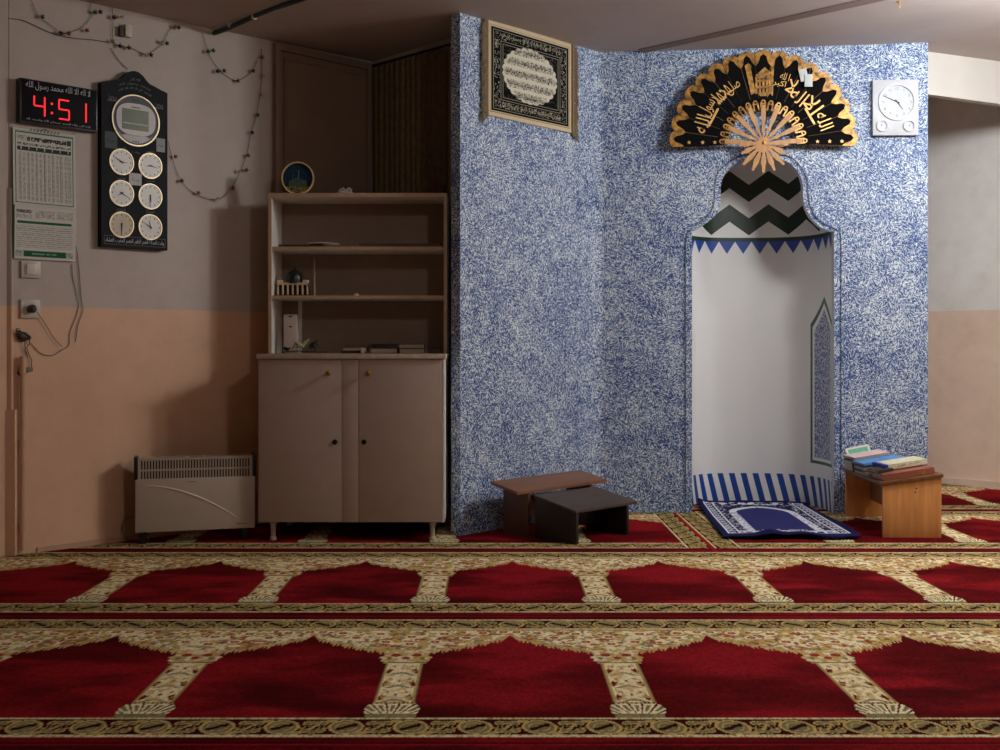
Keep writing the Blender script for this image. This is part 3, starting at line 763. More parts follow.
def book(name, label, L, D, T, loc, rot, cover, group=None, spine='front', extra=None, tilt=0.0):
    """L along x, D along y, T thick; spine on the viewer's side or hidden behind"""
    t = thing(name, label, 'book', loc, rot, group)
    ct = .0025
    m_ = MB(); m_.box(0, L, 0, D, 0, ct, 0, .0006); m_.box(0, L, 0, D, T-ct, T, 0, .0006)
    if spine == 'front': m_.box(0, L, 0, ct, 0, T, 0, .0006)
    elif spine == 'left': m_.box(0, ct, 0, D, 0, T, 0, .0006)
    else: m_.box(0, L, D-ct, D, 0, T, 0, .0006)
    m_.build('cover', [cover], t)
    m_ = MB(); m_.box(.004 if spine != 'left' else ct, L-.004, .004 if spine != 'front' else ct, D-.004, ct, T-ct); m_.build('pages', [PAGES], t)
    if extra: extra(t)
    if tilt: t.rotation_euler[1] = tilt
    return t
GRP = 'books on the lowest cabinet shelf'
cv = lambda n, *c: pm(n, lin(*c), .55, .12, 60)
book('book', 'thin dark brown book flat under the tan one, left of the shelf pile', .13, .10, .012, (x(341), 5.585, zc), .05, cv('cover_umber', 70, 52, 42), GRP)
book('book', 'tan book lying on a thin dark one, leftmost in the low row', .12, .10, .016, (x(342), 5.582, zc+.0125), -.02, cv('cover_tan', 142, 116, 90), GRP, 'back')
book('book', 'slim grey-brown book topmost of the leftmost shelf pile', .105, .09, .011, (x(346), 5.585, zc+.0295), -.08, cv('cover_taupe', 104, 88, 76), GRP)
book('book', 'thick olive-edged book at the bottom of the middle shelf pile', .135, .10, .026, (x(370), 5.583, zc), 0, cv('cover_black_olive', 46, 42, 34), GRP, 'back')
book('book', 'dark book on top of the middle shelf pile', .130, .10, .020, (x(371), 5.584, zc+.0265), .03, cv('cover_charcoal', 38, 34, 34), GRP)
book('book', 'pale grey book at the bottom of the right shelf pile', .125, .10, .024, (x(399), 5.583, zc), 0, cv('cover_grey', 118, 108, 100), GRP, 'back')
book('book', 'white-edged dark book topmost of the right shelf pile', .128, .10, .022, (x(398.5), 5.585, zc+.0245), .05, cv('cover_slate', 66, 62, 62), GRP, 'back')
book('book', 'brown book lying alone at the right end of the lowest shelf', .062, .09, .022, (x(428), 5.590, zc), 0, cv('cover_brown', 86, 68, 56), GRP)
t = thing('candle_cup', 'small pale cup standing between the left and middle book piles', 'cup', (x(364.5, 5.64)-.002, 5.565, zc))
m_ = MB(); m_.lathe([(.008, 0), (.010, .004), (.011, .026), (.0085, .026), (.008, .006), (.003, .006)], (0, 0, 0), 18); m_.build('bowl', [CREAMM], t)
m_ = MB(); m_.tube([(.011, 0, .020), (.017, 0, .018), (.017, 0, .010), (.0105, 0, .007)], .002, 6); m_.build('handle', [CREAMM], t)

# curtain in the corner
mb = MB(); n = 150; vs = []
for z in (.03, .9, 1.7, 2.44):
    for i in range(n+1):
        s = .03+.60*i/n; f = .020+.006*math.sin(s*2*PI/.044+.5*math.sin(z*3))+.003*math.sin(s*41+z*2)
        vs.append(CW.at(s, f, z))
mb.add(vs, [[j*(n+1)+i, j*(n+1)+i+1, (j+1)*(n+1)+i+1, (j+1)*(n+1)+i] for j in range(3) for i in range(n)], 0, True)
t = thing('curtain', 'brown pleated curtain hanging in the dark corner behind the cabinet', 'curtain', (0, 0, 0))
mb.build('fabric', [BROWN_CURT], t)
m_ = MB(); m_.tube([CW.at(.02, .022, 2.452), CW.at(.66, .022, 2.452)], .006, 8); m_.build('rail', [DARKM], t)

# ------------------------------------------------------------------ convector heater
ha = math.radians(16.7)
t = thing('convector_heater', 'pale convector heater with slotted top grille on the floor left of the cabinet', 'heater', (-1.62, 5.175, 0), ha)
hw_, hd = .535, .095; zb, zg, ztp = .055, .297, .398
m_ = MB(); m_.box(.006, hw_-.006, .020, hd, zb+.02, ztp-.02, 0, .004); m_.build('back_shell', [BLACKP], t)
m_ = MB(); m_.box(0, hw_, 0, .018, zb, zg, 0, .006)
f = m_.build('front_panel', [CREAMM], t)
arcp = [(.035+.43*u, .0008-.0012*math.sin(PI*u), .272-.030*u-.145*u*u) for u in np.linspace(0, 1, 24)]
m_ = MB(); m_.tube(arcp, [.001+.0034*math.sin(PI*(i/23)) for i in range(24)], 8); m_.build('curved_rib', [pm('rib_metal', lin(230, 216, 200), .4, .03)], f)
for b_ in ((hw_*.42, hw_*.50, .279, .2815), (hw_*.84, hw_*.93, .077, .080)): m_ = MB(); m_.box(b_[0], b_[1], -.0006, .001, b_[2], b_[3]); m_.build('maker_mark', [GREYC], f)
m_ = MB(); ns = 38
for i in range(ns+1):
    xx = .022+(hw_-.044)*i/ns; m_.box(xx-.0032, xx+.0032, .006, .012, zg-.004, ztp-.006)
for zz in (zg+.040, ztp-.012): m_.box(.018, hw_-.018, .004, .013, zz-.0035, zz+.0035)
for i in range(ns+1):
    xx = .022+(hw_-.044)*i/ns; m_.box(xx-.0032, xx+.0032, .010, hd-.004, ztp-.010, ztp-.004)
m_.box(.012, .024, .004, .014, zg, ztp-.004); m_.box(hw_-.024, hw_-.012, .004, .014, zg, ztp-.004)
m_.build('grille', [CREAMM], t)
for a, b in ((-.006, .014), (hw_-.014, hw_+.006)): m_ = MB(); m_.box(a, b, .004, hd, zg-.004, ztp+.002, 0, .008); m_.build('side_cap', [BLACKP], t)
for xx in (.03, hw_-.045): m_ = MB(); m_.box(xx-.015, xx+.015, .020, hd+.02, 0, zb+.022, 0, .004); m_.build('foot', [BLACKP], t)
m_ = MB(); m_.tube([(.0, .08, .12), (-.045, .10, .11), (-.06, .11, .06), (-.045, .10, .012), (.02, .09, .006), (.06, .05, .006), (.05, .035, .05)], .003, 6); m_.build('power_cord', [GREYC], t)

# ------------------------------------------------------------------ things on the left wall
def onwall(fr, px, py): s, z = fr.hit(px, py); return s, z
def wthing(fr, name, label, cat, px, py, group=None):
    s, z = fr.hit(px, py); t = thing(name, label, cat, fr.at(s, 0, z), fr.rot, group); t['_o'] = 0; del t['_o']
    return t, (lambda qx, qy, off=0.0: (lambda h: (h[0]-s, h[1]-z))(fr.hit(qx, qy, off)))
# LED clock
t, q = wthing(LW, 'led_clock', 'black digital wall clock with red digits 4:51', 'clock', 53, 128)
w_, h_ = .345, .190
m_ = MB(); m_.box(-.165, .186, -.045, -.004, .0, h_, 0, .004); m_.build('case', [BLACKP], t)
m_ = MB(); m_.box(-.158, .179, -.047, -.0445, .006, h_-.006, 0, .001); fc = m_.build('face', [pm('dark_glass', lin(14, 13, 16), .6, .1, spec=.15)], t)
seg = {'4': 'fgbc', '5': 'afgcd', '1': 'bc'}
def digit(ch, x0, z0, wd, ht):
    mb = MB(); P = {'a': ((0, 1), (1, 1)), 'b': ((1, 1), (1, .5)), 'c': ((1, .5), (1, 0)), 'd': ((0, 0), (1, 0)), 'e': ((0, 0), (0, .5)), 'f': ((0, .5), (0, 1)), 'g': ((0, .5), (1, .5))}
    for s_ in seg[ch]:
        (ax, az), (bx, bz) = P[s_]; n_ = 7
        for i in range(n_):
            u = (i+.5)/n_; cx_, cz_ = x0+wd*(ax+(bx-ax)*u), z0+ht*(az+(bz-az)*u)
            mb.lathe([(.0040, 0), (.0036, .0012), (.002, .0016)], (cx_, -.0468, cz_), 8, 'y')
    mb.build('digit', [RED_LED], t)
z0 = .036; digit('4', -.104, z0, .046, .084); digit('5', .006, z0, .046, .084); digit('1', .086, z0, .044, .084)
m_ = MB()
for zz in (.056, .096): m_.lathe([(.0058, 0), (.0045, .0014), (.002, .0018)], (-.026, -.0468, zz), 10, 'y')
m_.build('colon', [RED_LED], t)
m_ = MB(); m_.text('لا اله الا الله محمد رسول الله', .005, .163, -.0475, w=.29, h=.036); m_.build('top_lettering', [INKW], t)
m_ = MB(); m_.text('الله اكبر ولله الحمد سبحان الله والحمد لله', .005, .016, -.0475, w=.29, h=.011); m_.build('bottom_lettering', [INKW], t)

# prayer time clock
t, q = wthing(LW, 'prayer_times_clock', 'tall black prayer-times wall clock with one large and six small gold-rimmed dials', 'clock', 134, 249)
bl = q(101.5, 247, .04); br = q(167.5, 251, .04); tl = q(101.5, 80, .04); tr = q(166.5, 90, .04)
xL, xR = bl[0], br[0]; xm = (xL+xR)/2; zT = (tl[1]+tr[1])/2; wz = xR-xL
outl = [(xL, 0.0), (xR, 0.0), (xR, zT-.012)]
prof_ = [(.5, 0), (.47, .004), (.40, .010), (.30, .022), (.22, .030), (.17, .044), (.12, .062), (.06, .074), (0, .078)]
outl += [(xm+wz*a, zT-.012+b) for a, b in prof_]+[(xm-wz*a, zT-.012+b) for a, b in prof_[::-1][1:]]
outl = [outl[0], outl[1]]+outl[2:]
CLK = pm('clock_board', lin(26, 28, 33), .6, .15, 40, spec=.2)
m_ = MB(); m_.plate(outl, -.003, -.040); board = m_.build('board', [CLK], t)
DIALF = pm('dial_face', lin(234, 230, 222), .3, .03); RIM = pm('gold_dial_rim', lin(214, 194, 156), .35, .1, 60, .5)
HAND = pm('hand_black', lin(30, 28, 28), .5, .1)
def dial(cx_, cz_, r_, ang, face=DIALF):
    m_ = MB(); m_.ring(cx_, cz_, r_*.95, r_*1.04, -.039, -.046, 40); rim = m_.build('dial_rim', [RIM], t)
    m_ = MB(); m_.lathe([(r_*.96, 0), (r_*.96, .003)], (cx_, -.040, cz_), 40, 'y'); m_.build('dial_face', [face], rim)
    m_ = MB()
    for k in range(12):
        a = k*PI/6; m_.box(cx_+.78*r_*math.sin(a)-.0014, cx_+.78*r_*math.sin(a)+.0014, -.0437, -.043, cz_+.78*r_*math.cos(a)-.004, cz_+.78*r_*math.cos(a)+.004)
    for a, L, w2 in ang:
        dx, dz = math.sin(a), math.cos(a); m_.plate([(cx_-dz*w2-dx*.008, cz_+dx*w2-dz*.008), (cx_+dz*w2-dx*.008, cz_-dx*w2-dz*.008), (cx_+dx*r_*L, cz_+dz*r_*L)], -.0442, -.0455)
    m_.build('dial_hands', [HAND], rim)
D = math.radians
BEI = pm('dial_beige', lin(206, 190, 162), .4, .05)
for px_, py_, ang, fc_ in ((121.3, 162, ((D(300), .7, .003), (D(95), .55, .003)), DIALF), (150, 166, ((D(260), .5, .003), (D(100), .72, .003)), DIALF), (121.3, 193.3, ((D(118), .8, .003), (D(240), .55, .003)), DIALF), (150, 196.5, ((D(183), .8, .003), (D(170), .5, .003)), DIALF), (121.3, 224.8, ((D(180), .8, .003), (D(184), .5, .004)), BEI), (150, 227.2, ((D(300), .8, .003), (D(350), .55, .003)), DIALF)):
    c_ = q(px_, py_, .04); dial(c_[0], c_[1], .058, ang, fc_)
c_ = q(135.5, 120.8, .04); R_ = .117
m_ = MB(); m_.ring(c_[0], c_[1], R_*.965, R_*1.02, -.039, -.047, 64); rim = m_.build('dial_rim', [RIM], t)
m_ = MB(); m_.lathe([(R_*.95, 0), (R_*.95, .003)], (c_[0], -.040, c_[1]), 64, 'y'); m_.build('dial_face', [pm('dark_dial', lin(78, 78, 88), .5, .1)], rim)
m_ = MB(); ov = [(c_[0]+.098*math.copysign(abs(math.cos(a))**.7, math.cos(a)), c_[1]+.004+.074*math.copysign(abs(math.sin(a))**.75, math.sin(a))) for a in np.linspace(0, 2*PI, 48, endpoint=False)]
m_.plate(ov, -.043, -.047); m_.build('silver_bezel', [pm('silver_plastic', lin(214, 210, 210), .4, .05)], rim)
lx0, lx1, lz0, lz1 = c_[0]-.070, c_[0]+.062, c_[1]-.045, c_[1]+.050
m_ = MB(); m_.box(lx0, lx1, -.0485, -.046, lz0, lz1, 0, .001); m_.build('lcd_screen', [pm('lcd_glass', lin(150, 160, 142), .5, .05, spec=.2)], rim)
m_ = MB(); m_.box(lx0+.004, lx1-.004, -.0495, -.048, c_[1]-.020, c_[1]-.014); m_.build('screen_divider', [INKW], rim)
m_ = MB(); m_.box(c_[0]-.025, c_[0]+.02, -.0478, -.0465, c_[1]+.0575, c_[1]+.0615)
for k in (-1, 0, 1): m_.box(c_[0]+k*.013-.003, c_[0]+k*.013+.003, -.0440, -.043, c_[1]-.101, c_[1]-.094); m_.box(c_[0]+k*.013-.003, c_[0]+k*.013+.003, -.0440, -.043, c_[1]+.091, c_[1]+.097)
m_.build('button_marks', [HAND], rim)
m_ = MB(); cr = [(c_[0]+(R_*.9)*math.cos(a), c_[1]+(R_*.9)*math.sin(a)) for a in np.linspace(D(215), D(325), 20)]+[(c_[0]+.07*u, c_[1]-.075+.016*(1-u*u)) for u in np.linspace(1, -1, 14)]
m_.plate(cr, -.0430, -.0438); m_.build('lower_crescent', [pm('silver_crescent', lin(170, 168, 168), .3, .05)], rim)
# stickers and lettering on the board
STK = pm('sticker_paper', lin(205, 205, 205), .6, .08)
for nm, px_, py_, w2, h2, mt in (('sticker', 135.3, 179.3, .031, .028, STK), ('sticker', 160.6, 145.2, .022, .032, pm('sticker_grey', lin(170, 172, 172), .6, .08)), ('sticker', 111, 140, .030, .038, pm('sticker_dark', lin(72, 82, 86), .6, .2, 80))):
    c_ = q(px_, py_, .04); sb = MB().box(c_[0]-w2, c_[0]+w2, -.0412, -.0398, c_[1]-h2, c_[1]+h2).build(nm, [mt], board)
    m_ = MB(); m_.text('سنة', c_[0], c_[1], -.0415, w=w2*1.2); m_.build('sticker_print', [GREYC if mt is STK else INKB], sb)
m_ = MB(); c_ = q(135, 244, .04)
m_.text('وقت الصلاة الفجر الظهر العصر المغرب العشاء', xm, .030, -.0408, w=wz*.88, h=.024)
m_.build('bottom_lettering', [INKW], t)
m_ = MB()
for a, b, c, d in ((xL+.012, xR-.012, .012, .0135), (xL+.012, xR-.012, .050, .0515), (xL+.012, xL+.0135, .012, .0515), (xR-.0135, xR-.012, .012, .0515)): m_.box(a, b, -.0408, -.0398, c, d)
m_.build('bottom_frame', [INKG], t)
m_ = MB(); c_ = q(135, 121, .04)
m_.text('الله اكبر', xm, zT+.025, -.0408, w=.05, h=.016)
for rr_, w2, tx in ((.150, .17, 'اشهد ان لا اله الا الله'), (.172, .16, 'محمد رسول الله')):
    m_.text(tx, c_[0], c_[1]+rr_, -.0408, w=w2, h=.014, curve=rr_)
for px_, py_ in ((112, 98), (159, 106)): e_ = q(px_, py_, .04); m_.text('محمد', e_[0], e_[1], -.0408, w=.042, h=.03)
for px_, py_, tx in ((121, 148.5, 'الفجر'), (150, 152, 'الظهر'), (135.5, 152.5, 'وقت'), (121, 178.5, 'العصر'), (150, 181, 'المغرب'), (121, 209.5, 'العشاء'), (150, 212, 'الجمعة')):
    e_ = q(px_, py_, .04); m_.text(tx, e_[0], e_[1], -.0408, w=.042, h=.013)
m_.build('board_lettering', [INKG], t)

# calendar: two printed sheets hung from a hook
t, q = wthing(LW, 'prayer_calendar', 'white printed prayer timetable with green bars hanging below the red digital clock', 'calendar', 43, 261)
def calcol(x0, x1, z0, z1, top):
    def f(U, V):
        u = (U-x0)/(x1-x0); v = (V-z0)/(z1-z0); c = np.repeat(np.array([lin(222, 220, 210)]), len(U), 0)
        G_ = np.array(lin(34, 98, 66)); K = np.array(lin(60, 60, 60)); L = np.array(lin(160, 160, 156))
        nz = vnoise(u*90, v*130)
        if top:
            c = mixn(c, M((u > .22) & (u < .86) & (v > .845) & (v < .90) & (vnoise(u*60, v*60) > .3)), K)
            c = mixn(c, M((u > .86) & (u < .93) & (v > .84) & (v < .91)), G_); c = mixn(c, M((u > .06) & (u < .2) & (v > .85) & (v < .91) & (nz > .5)), L*.8)
            c = mixn(c, M((u > .07) & (u < .93) & (v > .785) & (v < .815) & (nz > .45)), K); c = mixn(c, M((u > .07) & (u < .93) & (v > .735) & (v < .765) & ((u*8 % 1) > .12)), K); c = mixn(c, M((u > .07) & (u < .93) & (v > .712) & (v < .735)), G_)
            body = (u > .07) & (u < .93) & (v > .07) & (v < .705); cell = (u*15 % 1)
            c = mixn(c, M(body & (cell > .35) & (((v*62) % 1) > .4) & (nz > .32))*.8, L*.62); c = mixn(c, M(body & (((u*8) % 1) < .06)), L*.7)
            e = ((u < .05) | (u > .95) | (v < .045) | (v > .945)) & (u > .035) & (u < .965) & (v > .03) & (v < .96); c = mixn(c, M(e), G_*1.8)
        else:
            c = mixn(c, M((u > .05) & (u < .30) & (v > .86) & (v < .92) & (nz > .35)), K*1.5); c = mixn(c, M((u > .36) & (u < .66) & (v > .78) & (v < .92) & (nz > .5)), L); c = mixn(c, M((u > .70) & (u < .95) & (v > .78) & (v < .92) & (nz > .5)), L); c = mixn(c, M((u > .05) & (u < .30) & (v > .76) & (v < .84) & (nz > .5)), L)
            c = mixn(c, M((u > .06) & (u < .93) & (v > .665) & (v < .715)), G_); c = mixn(c, M((u > .05) & (u < .95) & (v > .22) & (v < .64) & (((v*26) % 1) > .5) & (nz > .35))*.8, L*.75)
            gb = (u > .04) & (u < .96) & (v > .05) & (v < .16); c = mixn(c, M(gb), G_); c = mixn(c, M(gb & ((u < .17) | (u > .84)) & (nz > .35)), np.array(lin(200, 205, 200))); c = mixn(c, M(gb & (u > .3) & (u < .7) & (v > .09) & (v < .12) & (nz > .5)), np.array(lin(150, 190, 165)))
            c = mixn(c, M((u < .025)), G_)
        return c
    return f
a0 = q(11.5, 129); a1 = q(74, 133.5); b0 = q(12, 207); b1 = q(75, 208); e0_ = q(12, 259); e1_ = q(75, 261.5)
xa, xb = a0[0], a1[0]; zt1, zm, zb1 = (a0[1]+a1[1])/2, (b0[1]+b1[1])/2, (e0_[1]+e1_[1])/2
for nm, z0, z1, top, yy in (('upper_sheet', zm, zt1, True, -.015), ('lower_sheet', zb1, zm, False, -.013)):
    paint_grid(nm, 150, 170, xa, xb, z0, z1, lambda U, V, y0=yy: (U, y0-.004*np.sin((V-zb1)*9)+.003*np.cos(U*14), V), calcol(xa, xb, z0, z1, top), PAINTED, t, thick=.0008)
m_ = MB()
for k in range(9):
    xx = xa+(xb-xa)*(.28+.44*k/8); m_.tube([(xx+.003*math.cos(a), -.014+.005*math.sin(a), zt1-.004+.006*math.cos(a*1.0)) for a in np.linspace(0, 5.5, 9)], .0009, 5)
m_.tube([(xa+(xb-xa)*.45, -.012, zt1+.001), (xa+(xb-xa)*.5, -.012, zt1+.008), (xa+(xb-xa)*.55, -.012, zt1+.001)], .0015, 5); m_.build('wire_binding', [DARKM], t)

# switch and socket
PLAS = pm('ivory_switch_plastic', lin(206, 196, 182), .35, .04)
t, q = wthing(LW, 'light_switch', 'small cream light switch on the wall under the timetable', 'switch', 30, 269.5)
MB().box(-.043, .043, -.012, -.001, -.038, .038, 0, .004).build('plate', [PLAS], t)
MB().box(-.028, .028, -.015, -.011, -.026, .026, 0, .002).build('inner_frame', [PLAS], t)
MB().box(-.022, .022, -.020, -.014, -.021, .021, 0, .003, Matrix.Rotation(.08, 3, 'X'), (0, -.015, 0)).build('rocker', [pm('rocker_white', lin(226, 220, 210), .3, .02)], t)
t, q = wthing(LW, 'wall_socket', 'cream wall socket with a dark plug at the edge of the peach paint', 'socket', 29.5, 309)
MB().box(-.043, .043, -.012, -.001, -.041, .041, 0, .004).build('plate', [PLAS], t)
m_ = MB(); m_.ring(0, 0, .022, .030, -.010, -.014, 28); m_.build('socket_ring', [PLAS], t)
t, q = wthing(LW, 'power_plug', 'dark grey plug with a thin lead pushed into the wall socket', 'plug', 29.5, 309)
m_ = MB(); m_.lathe([(.017, .013), (.018, .022), (.018, .034), (.012, .046), (.006, .050)], (0, 0, 0), 18, 'y'); m_.build('plug_body', [pm('plug_grey', lin(70, 66, 62), .5, .1)], t)
def wl(pxs, off): return [tuple(LW.at(*(lambda h: (h[0], off))(LW.hit(px_, py_, off)), LW.hit(px_, py_, off)[1])) for px_, py_ in pxs]
def smooth_pts(P, k=5):
    P = [Vector(p) for p in P]; out = []
    for i in range(len(P)-1):
        p0, p1, p2, p3 = P[max(i-1, 0)], P[i], P[i+1], P[min(i+2, len(P)-1)]
        for j in range(k):
            u = j/k; out.append(.5*((2*p1)+(p2-p0)*u+(2*p0-5*p1+4*p2-p3)*u*u+(3*p1-p0-3*p2+p3)*u**3))
    return out+[P[-1]]
def cable(name, label, pxs, off, r_, mat, cat='cable', parent=None, group=None):
    m_ = MB(); m_.tube(smooth_pts(wl(pxs, off)), r_, 6); o = m_.build(name, [mat], parent)
    if parent is None: tag(o, label, cat, group)
    return o
o = cable('plug_lead', '', [(35, 309), (44, 322), (54, 338), (62, 346.5)], .012, .0016, GREYC); M0 = o
for k_ in ('label', 'category'): del o[k_]
M0.parent = t; M0.matrix_parent_inverse = (Matrix.Translation(t.location) @ Matrix.Rotation(t.rotation_euler[2], 4, 'Z')).inverted()
cable('clock_cable', 'long thin dark cable running down the wall from the red digital clock', [(74, 133), (74.5, 180), (75.5, 226), (74, 238), (77, 252), (79.5, 275), (81, 297), (83, 310), (78, 325), (75.5, 342)], 0.006, .0017, GREYC)
cable('clock_cable', 'second thin cable looping from under the timetable to the loose wires', [(72, 264), (72.5, 275), (76, 292), (78.5, 306), (75.5, 318), (70, 332), (69, 345), (62, 350), (52, 355.5), (42, 354), (34, 347), (31, 343)], .0045, .0016, GREYC)
t, q = wthing(LW, 'cable_knot', 'tangle of loose wires on the wall beside the pillar, under the socket', 'wires', 21, 337)
o = MB()
r = random.Random(5)
for k in range(5):
    pts_ = [(r.uniform(-.01, .012)+.022*math.cos(a+k)*(1+.3*k/5), -.010-.004*k, .004*k+.020*math.sin(a*1.0+k*.6)) for a in np.linspace(0, 5.6, 14)]
    o.tube(pts_, .002, 6)
o.tube([(.02, -.01, .01), (.035, -.01, .0), (.033, -.01, -.03), (.02, -.01, -.045), (.03, -.01, -.075), (.043, -.01, -.10), (.042, -.01, -.13)], .0018, 6)
o.tube([(.012, -.012, -.01), (.012, -.012, -.045), (.018, -.012, -.07), (.025, -.012, -.085)], .0018, 6)
o.build('wire', [pm('wire_dark', lin(60, 54, 50), .6, .2)], t)
MB().box(-.016, .006, -.026, -.006, -.012, .016, 0, .006).build('junction', [BLACKP], t)
MB().box(.012, .045, -.020, -.006, -.150, -.132, 0, .003).build('connector', [pm('connector_grey', lin(110, 104, 98), .5, .1)], t)
m_ = MB(); m_.lathe([(.010, 0), (.011, .010), (.006, .016), (.002, .017)], (-.006, 0, -.158), 14, 'y'); m_.build('wire_cap', [BLACKP], t)
# peach-painted pipe at the wall foot
s_, z_ = LW.hit(20.5, 450); t = thing('wall_pipe', 'thin vertical pipe painted like the wall, beside the pillar', 'pipe', LW.at(s_, .022, 0))
PIPE = pm('pipe_paint', lin(206, 164, 132), .5, .06, 20)
m_ = MB(); m_.tube([(0, 0, .02), (0, 0, .86)], .011, 12); m_.build('tube', [PIPE], t)
for zz in (.12, .48, .80): m_ = MB(); m_.tube([(0, 0, zz-.018), (0, 0, zz+.018)], .0145, 12); m_.build('clamp', [PIPE], t)

# string lights
BULBC = [lin(150, 70, 55), lin(60, 96, 70), lin(190, 178, 160), lin(150, 118, 60), lin(40, 50, 60), lin(70, 45, 40)]
BULBM = [pm('petal_%s' % n_, c, .6, .2) for n_, c in zip(('red', 'green', 'white', 'amber', 'slate', 'brown'), BULBC)]
WIRE = pm('garland_wire', lin(92, 80, 66), .6, .1)
def z2(p): return (p[0]*.28, p[1]*.28)
def garland(label, line, bulbs, off=.008):
    h = LW.hit(*z2(line[0]), off); root = thing('string_lights', label, 'string lights', LW.at(h[0], off, h[1]), LW.rot, 'string lights on the left wall')
    L = lambda p: (lambda g: (g[0]-h[0], 0, g[1]-h[1]))(LW.hit(*z2(p), off))
    m_ = MB(); m_.tube(smooth_pts([L(p) for p in line], 4), .0013, 5); m_.build('cord', [WIRE], root)
    for i, bp in enumerate(bulbs):
        c = L(bp); rr = random.Random(i*7+int(bp[0])); mat = BULBM[rr.choice((0, 0, 1, 2, 3, 4, 5, 5))]
        m_ = MB(); rot = rr.uniform(0, 1)
        for k in range(5):                            # little flower-shaped cap around each bulb
            a = rot+k*2*PI/5; m_.add([(c[0], -.004, c[2]), (c[0]+.008*math.cos(a-.6), -.011, c[2]+.008*math.sin(a-.6)), (c[0]+.014*math.cos(a), -.015, c[2]+.014*math.sin(a)), (c[0]+.008*math.cos(a+.6), -.011, c[2]+.008*math.sin(a+.6))], [[0, 1, 2, 3]])
        m_.lathe([(.004, 0), (.0055, .006), (.004, .014), (.001, .017)], (c[0], -.002, c[2]), 10, 'y'); m_.build('light_bulb', [mat], root)
garland('string of small flower lights sagging above the red digital clock', [(108, -10), (128, 40), (150, 66), (195, 100), (215, 118), (245, 116), (290, 100), (318, 72), (335, 48), (322, 44), (326, 8)], [(147, 62), (212, 120), (241, 121), (306, 110), (335, 46), (354, 44)])
garland('string of small flower lights drooping from the white adapter above the tall clock', [(400, 20), (404, 70), (402, 130), (412, 158), (470, 172), (522, 194), (560, 174), (585, 150), (606, 108), (632, 96)], [(402, 64), (431, 62), (398, 150), (424, 166), (456, 172), (516, 196), (535, 198), (575, 152), (592, 156), (622, 96), (634, 100)])
garland('string of small flower lights hanging from the end of the green ceiling cable', [(722, 112), (735, 160), (755, 210), (790, 256), (843, 288), (892, 264), (908, 240), (918, 214)], [(738, 186), (757, 182), (772, 256), (796, 254), (845, 290), (900, 254)])
garland('string of small flower lights looping down beside the dark corner panel', [(934, 175), (936, 240), (930, 330), (914, 420), (896, 480), (880, 556), (850, 630), (812, 690), (770, 714), (706, 696), (660, 662), (630, 610), (610, 545), (600, 505)], [(932, 205), (936, 272), (933, 340), (916, 412), (896, 474), (882, 556), (850, 612), (876, 608), (828, 672), (772, 712), (704, 690), (645, 646), (622, 560)])
for k_ in (0, 1):
    s0 = [(30, 66), (80, 72), (130, 94), (190, 120), (260, 136), (330, 142), (380, 150)] if k_ == 0 else [(396, 172), (420, 210), (456, 248)]
    cable('garland_feed_cable', ('pale sagging cable running along the wall to the white adapter' if k_ == 0 else 'short dark lead from the white adapter to the top of the tall clock'), [z2(p) for p in s0], 0.006, .0017, GREYC)
t, q = wthing(LW, 'power_adapter', 'small white plug adapter among the string lights above the tall clock', 'adapter', 125, 33)
MB().box(-.012, .020, -.030, -.003, -.022, .035, 0, .003).build('adapter_body', [PLAS], t)
MB().box(-.036, -.012, -.022, -.003, -.024, .022, 0, .003).build('socket_block', [pm('adapter_dark', lin(74, 62, 54), .6, .15)], t)
# green cable under the ceiling
pA, pB = GC(207, 31), GC(283, 1); a = Vector(pA); b = Vector(pB); d = (b-a).normalized()
pts_ = [Vector((*(a+d*u), ceil_z((a+d*u).x)-.022-.006*math.sin(u*9))) for u in np.linspace(0, 2.2, 16)]
t = thing('ceiling_cable', 'thick dark green cable clipped under the ceiling above the tall clock', 'cable', (0, 0, 0))
m_ = MB(); m_.tube(pts_, .011, 8); m_.build('cable_run', [DGREEN], t)
for u in (.02, .22, .42):
    p = Vector((*(a+d*u), ceil_z((a+d*u).x)-.02)); m_ = MB(); m_.tube([p-Vector((d.x, d.y, 0))*.006, p+Vector((d.x, d.y, 0))*.006], .0155, 10); m_.build('clip', [PLAS], t)
bar45('trim_5', a-d*.02, a+d*2.2, .05, .012, CEIL)

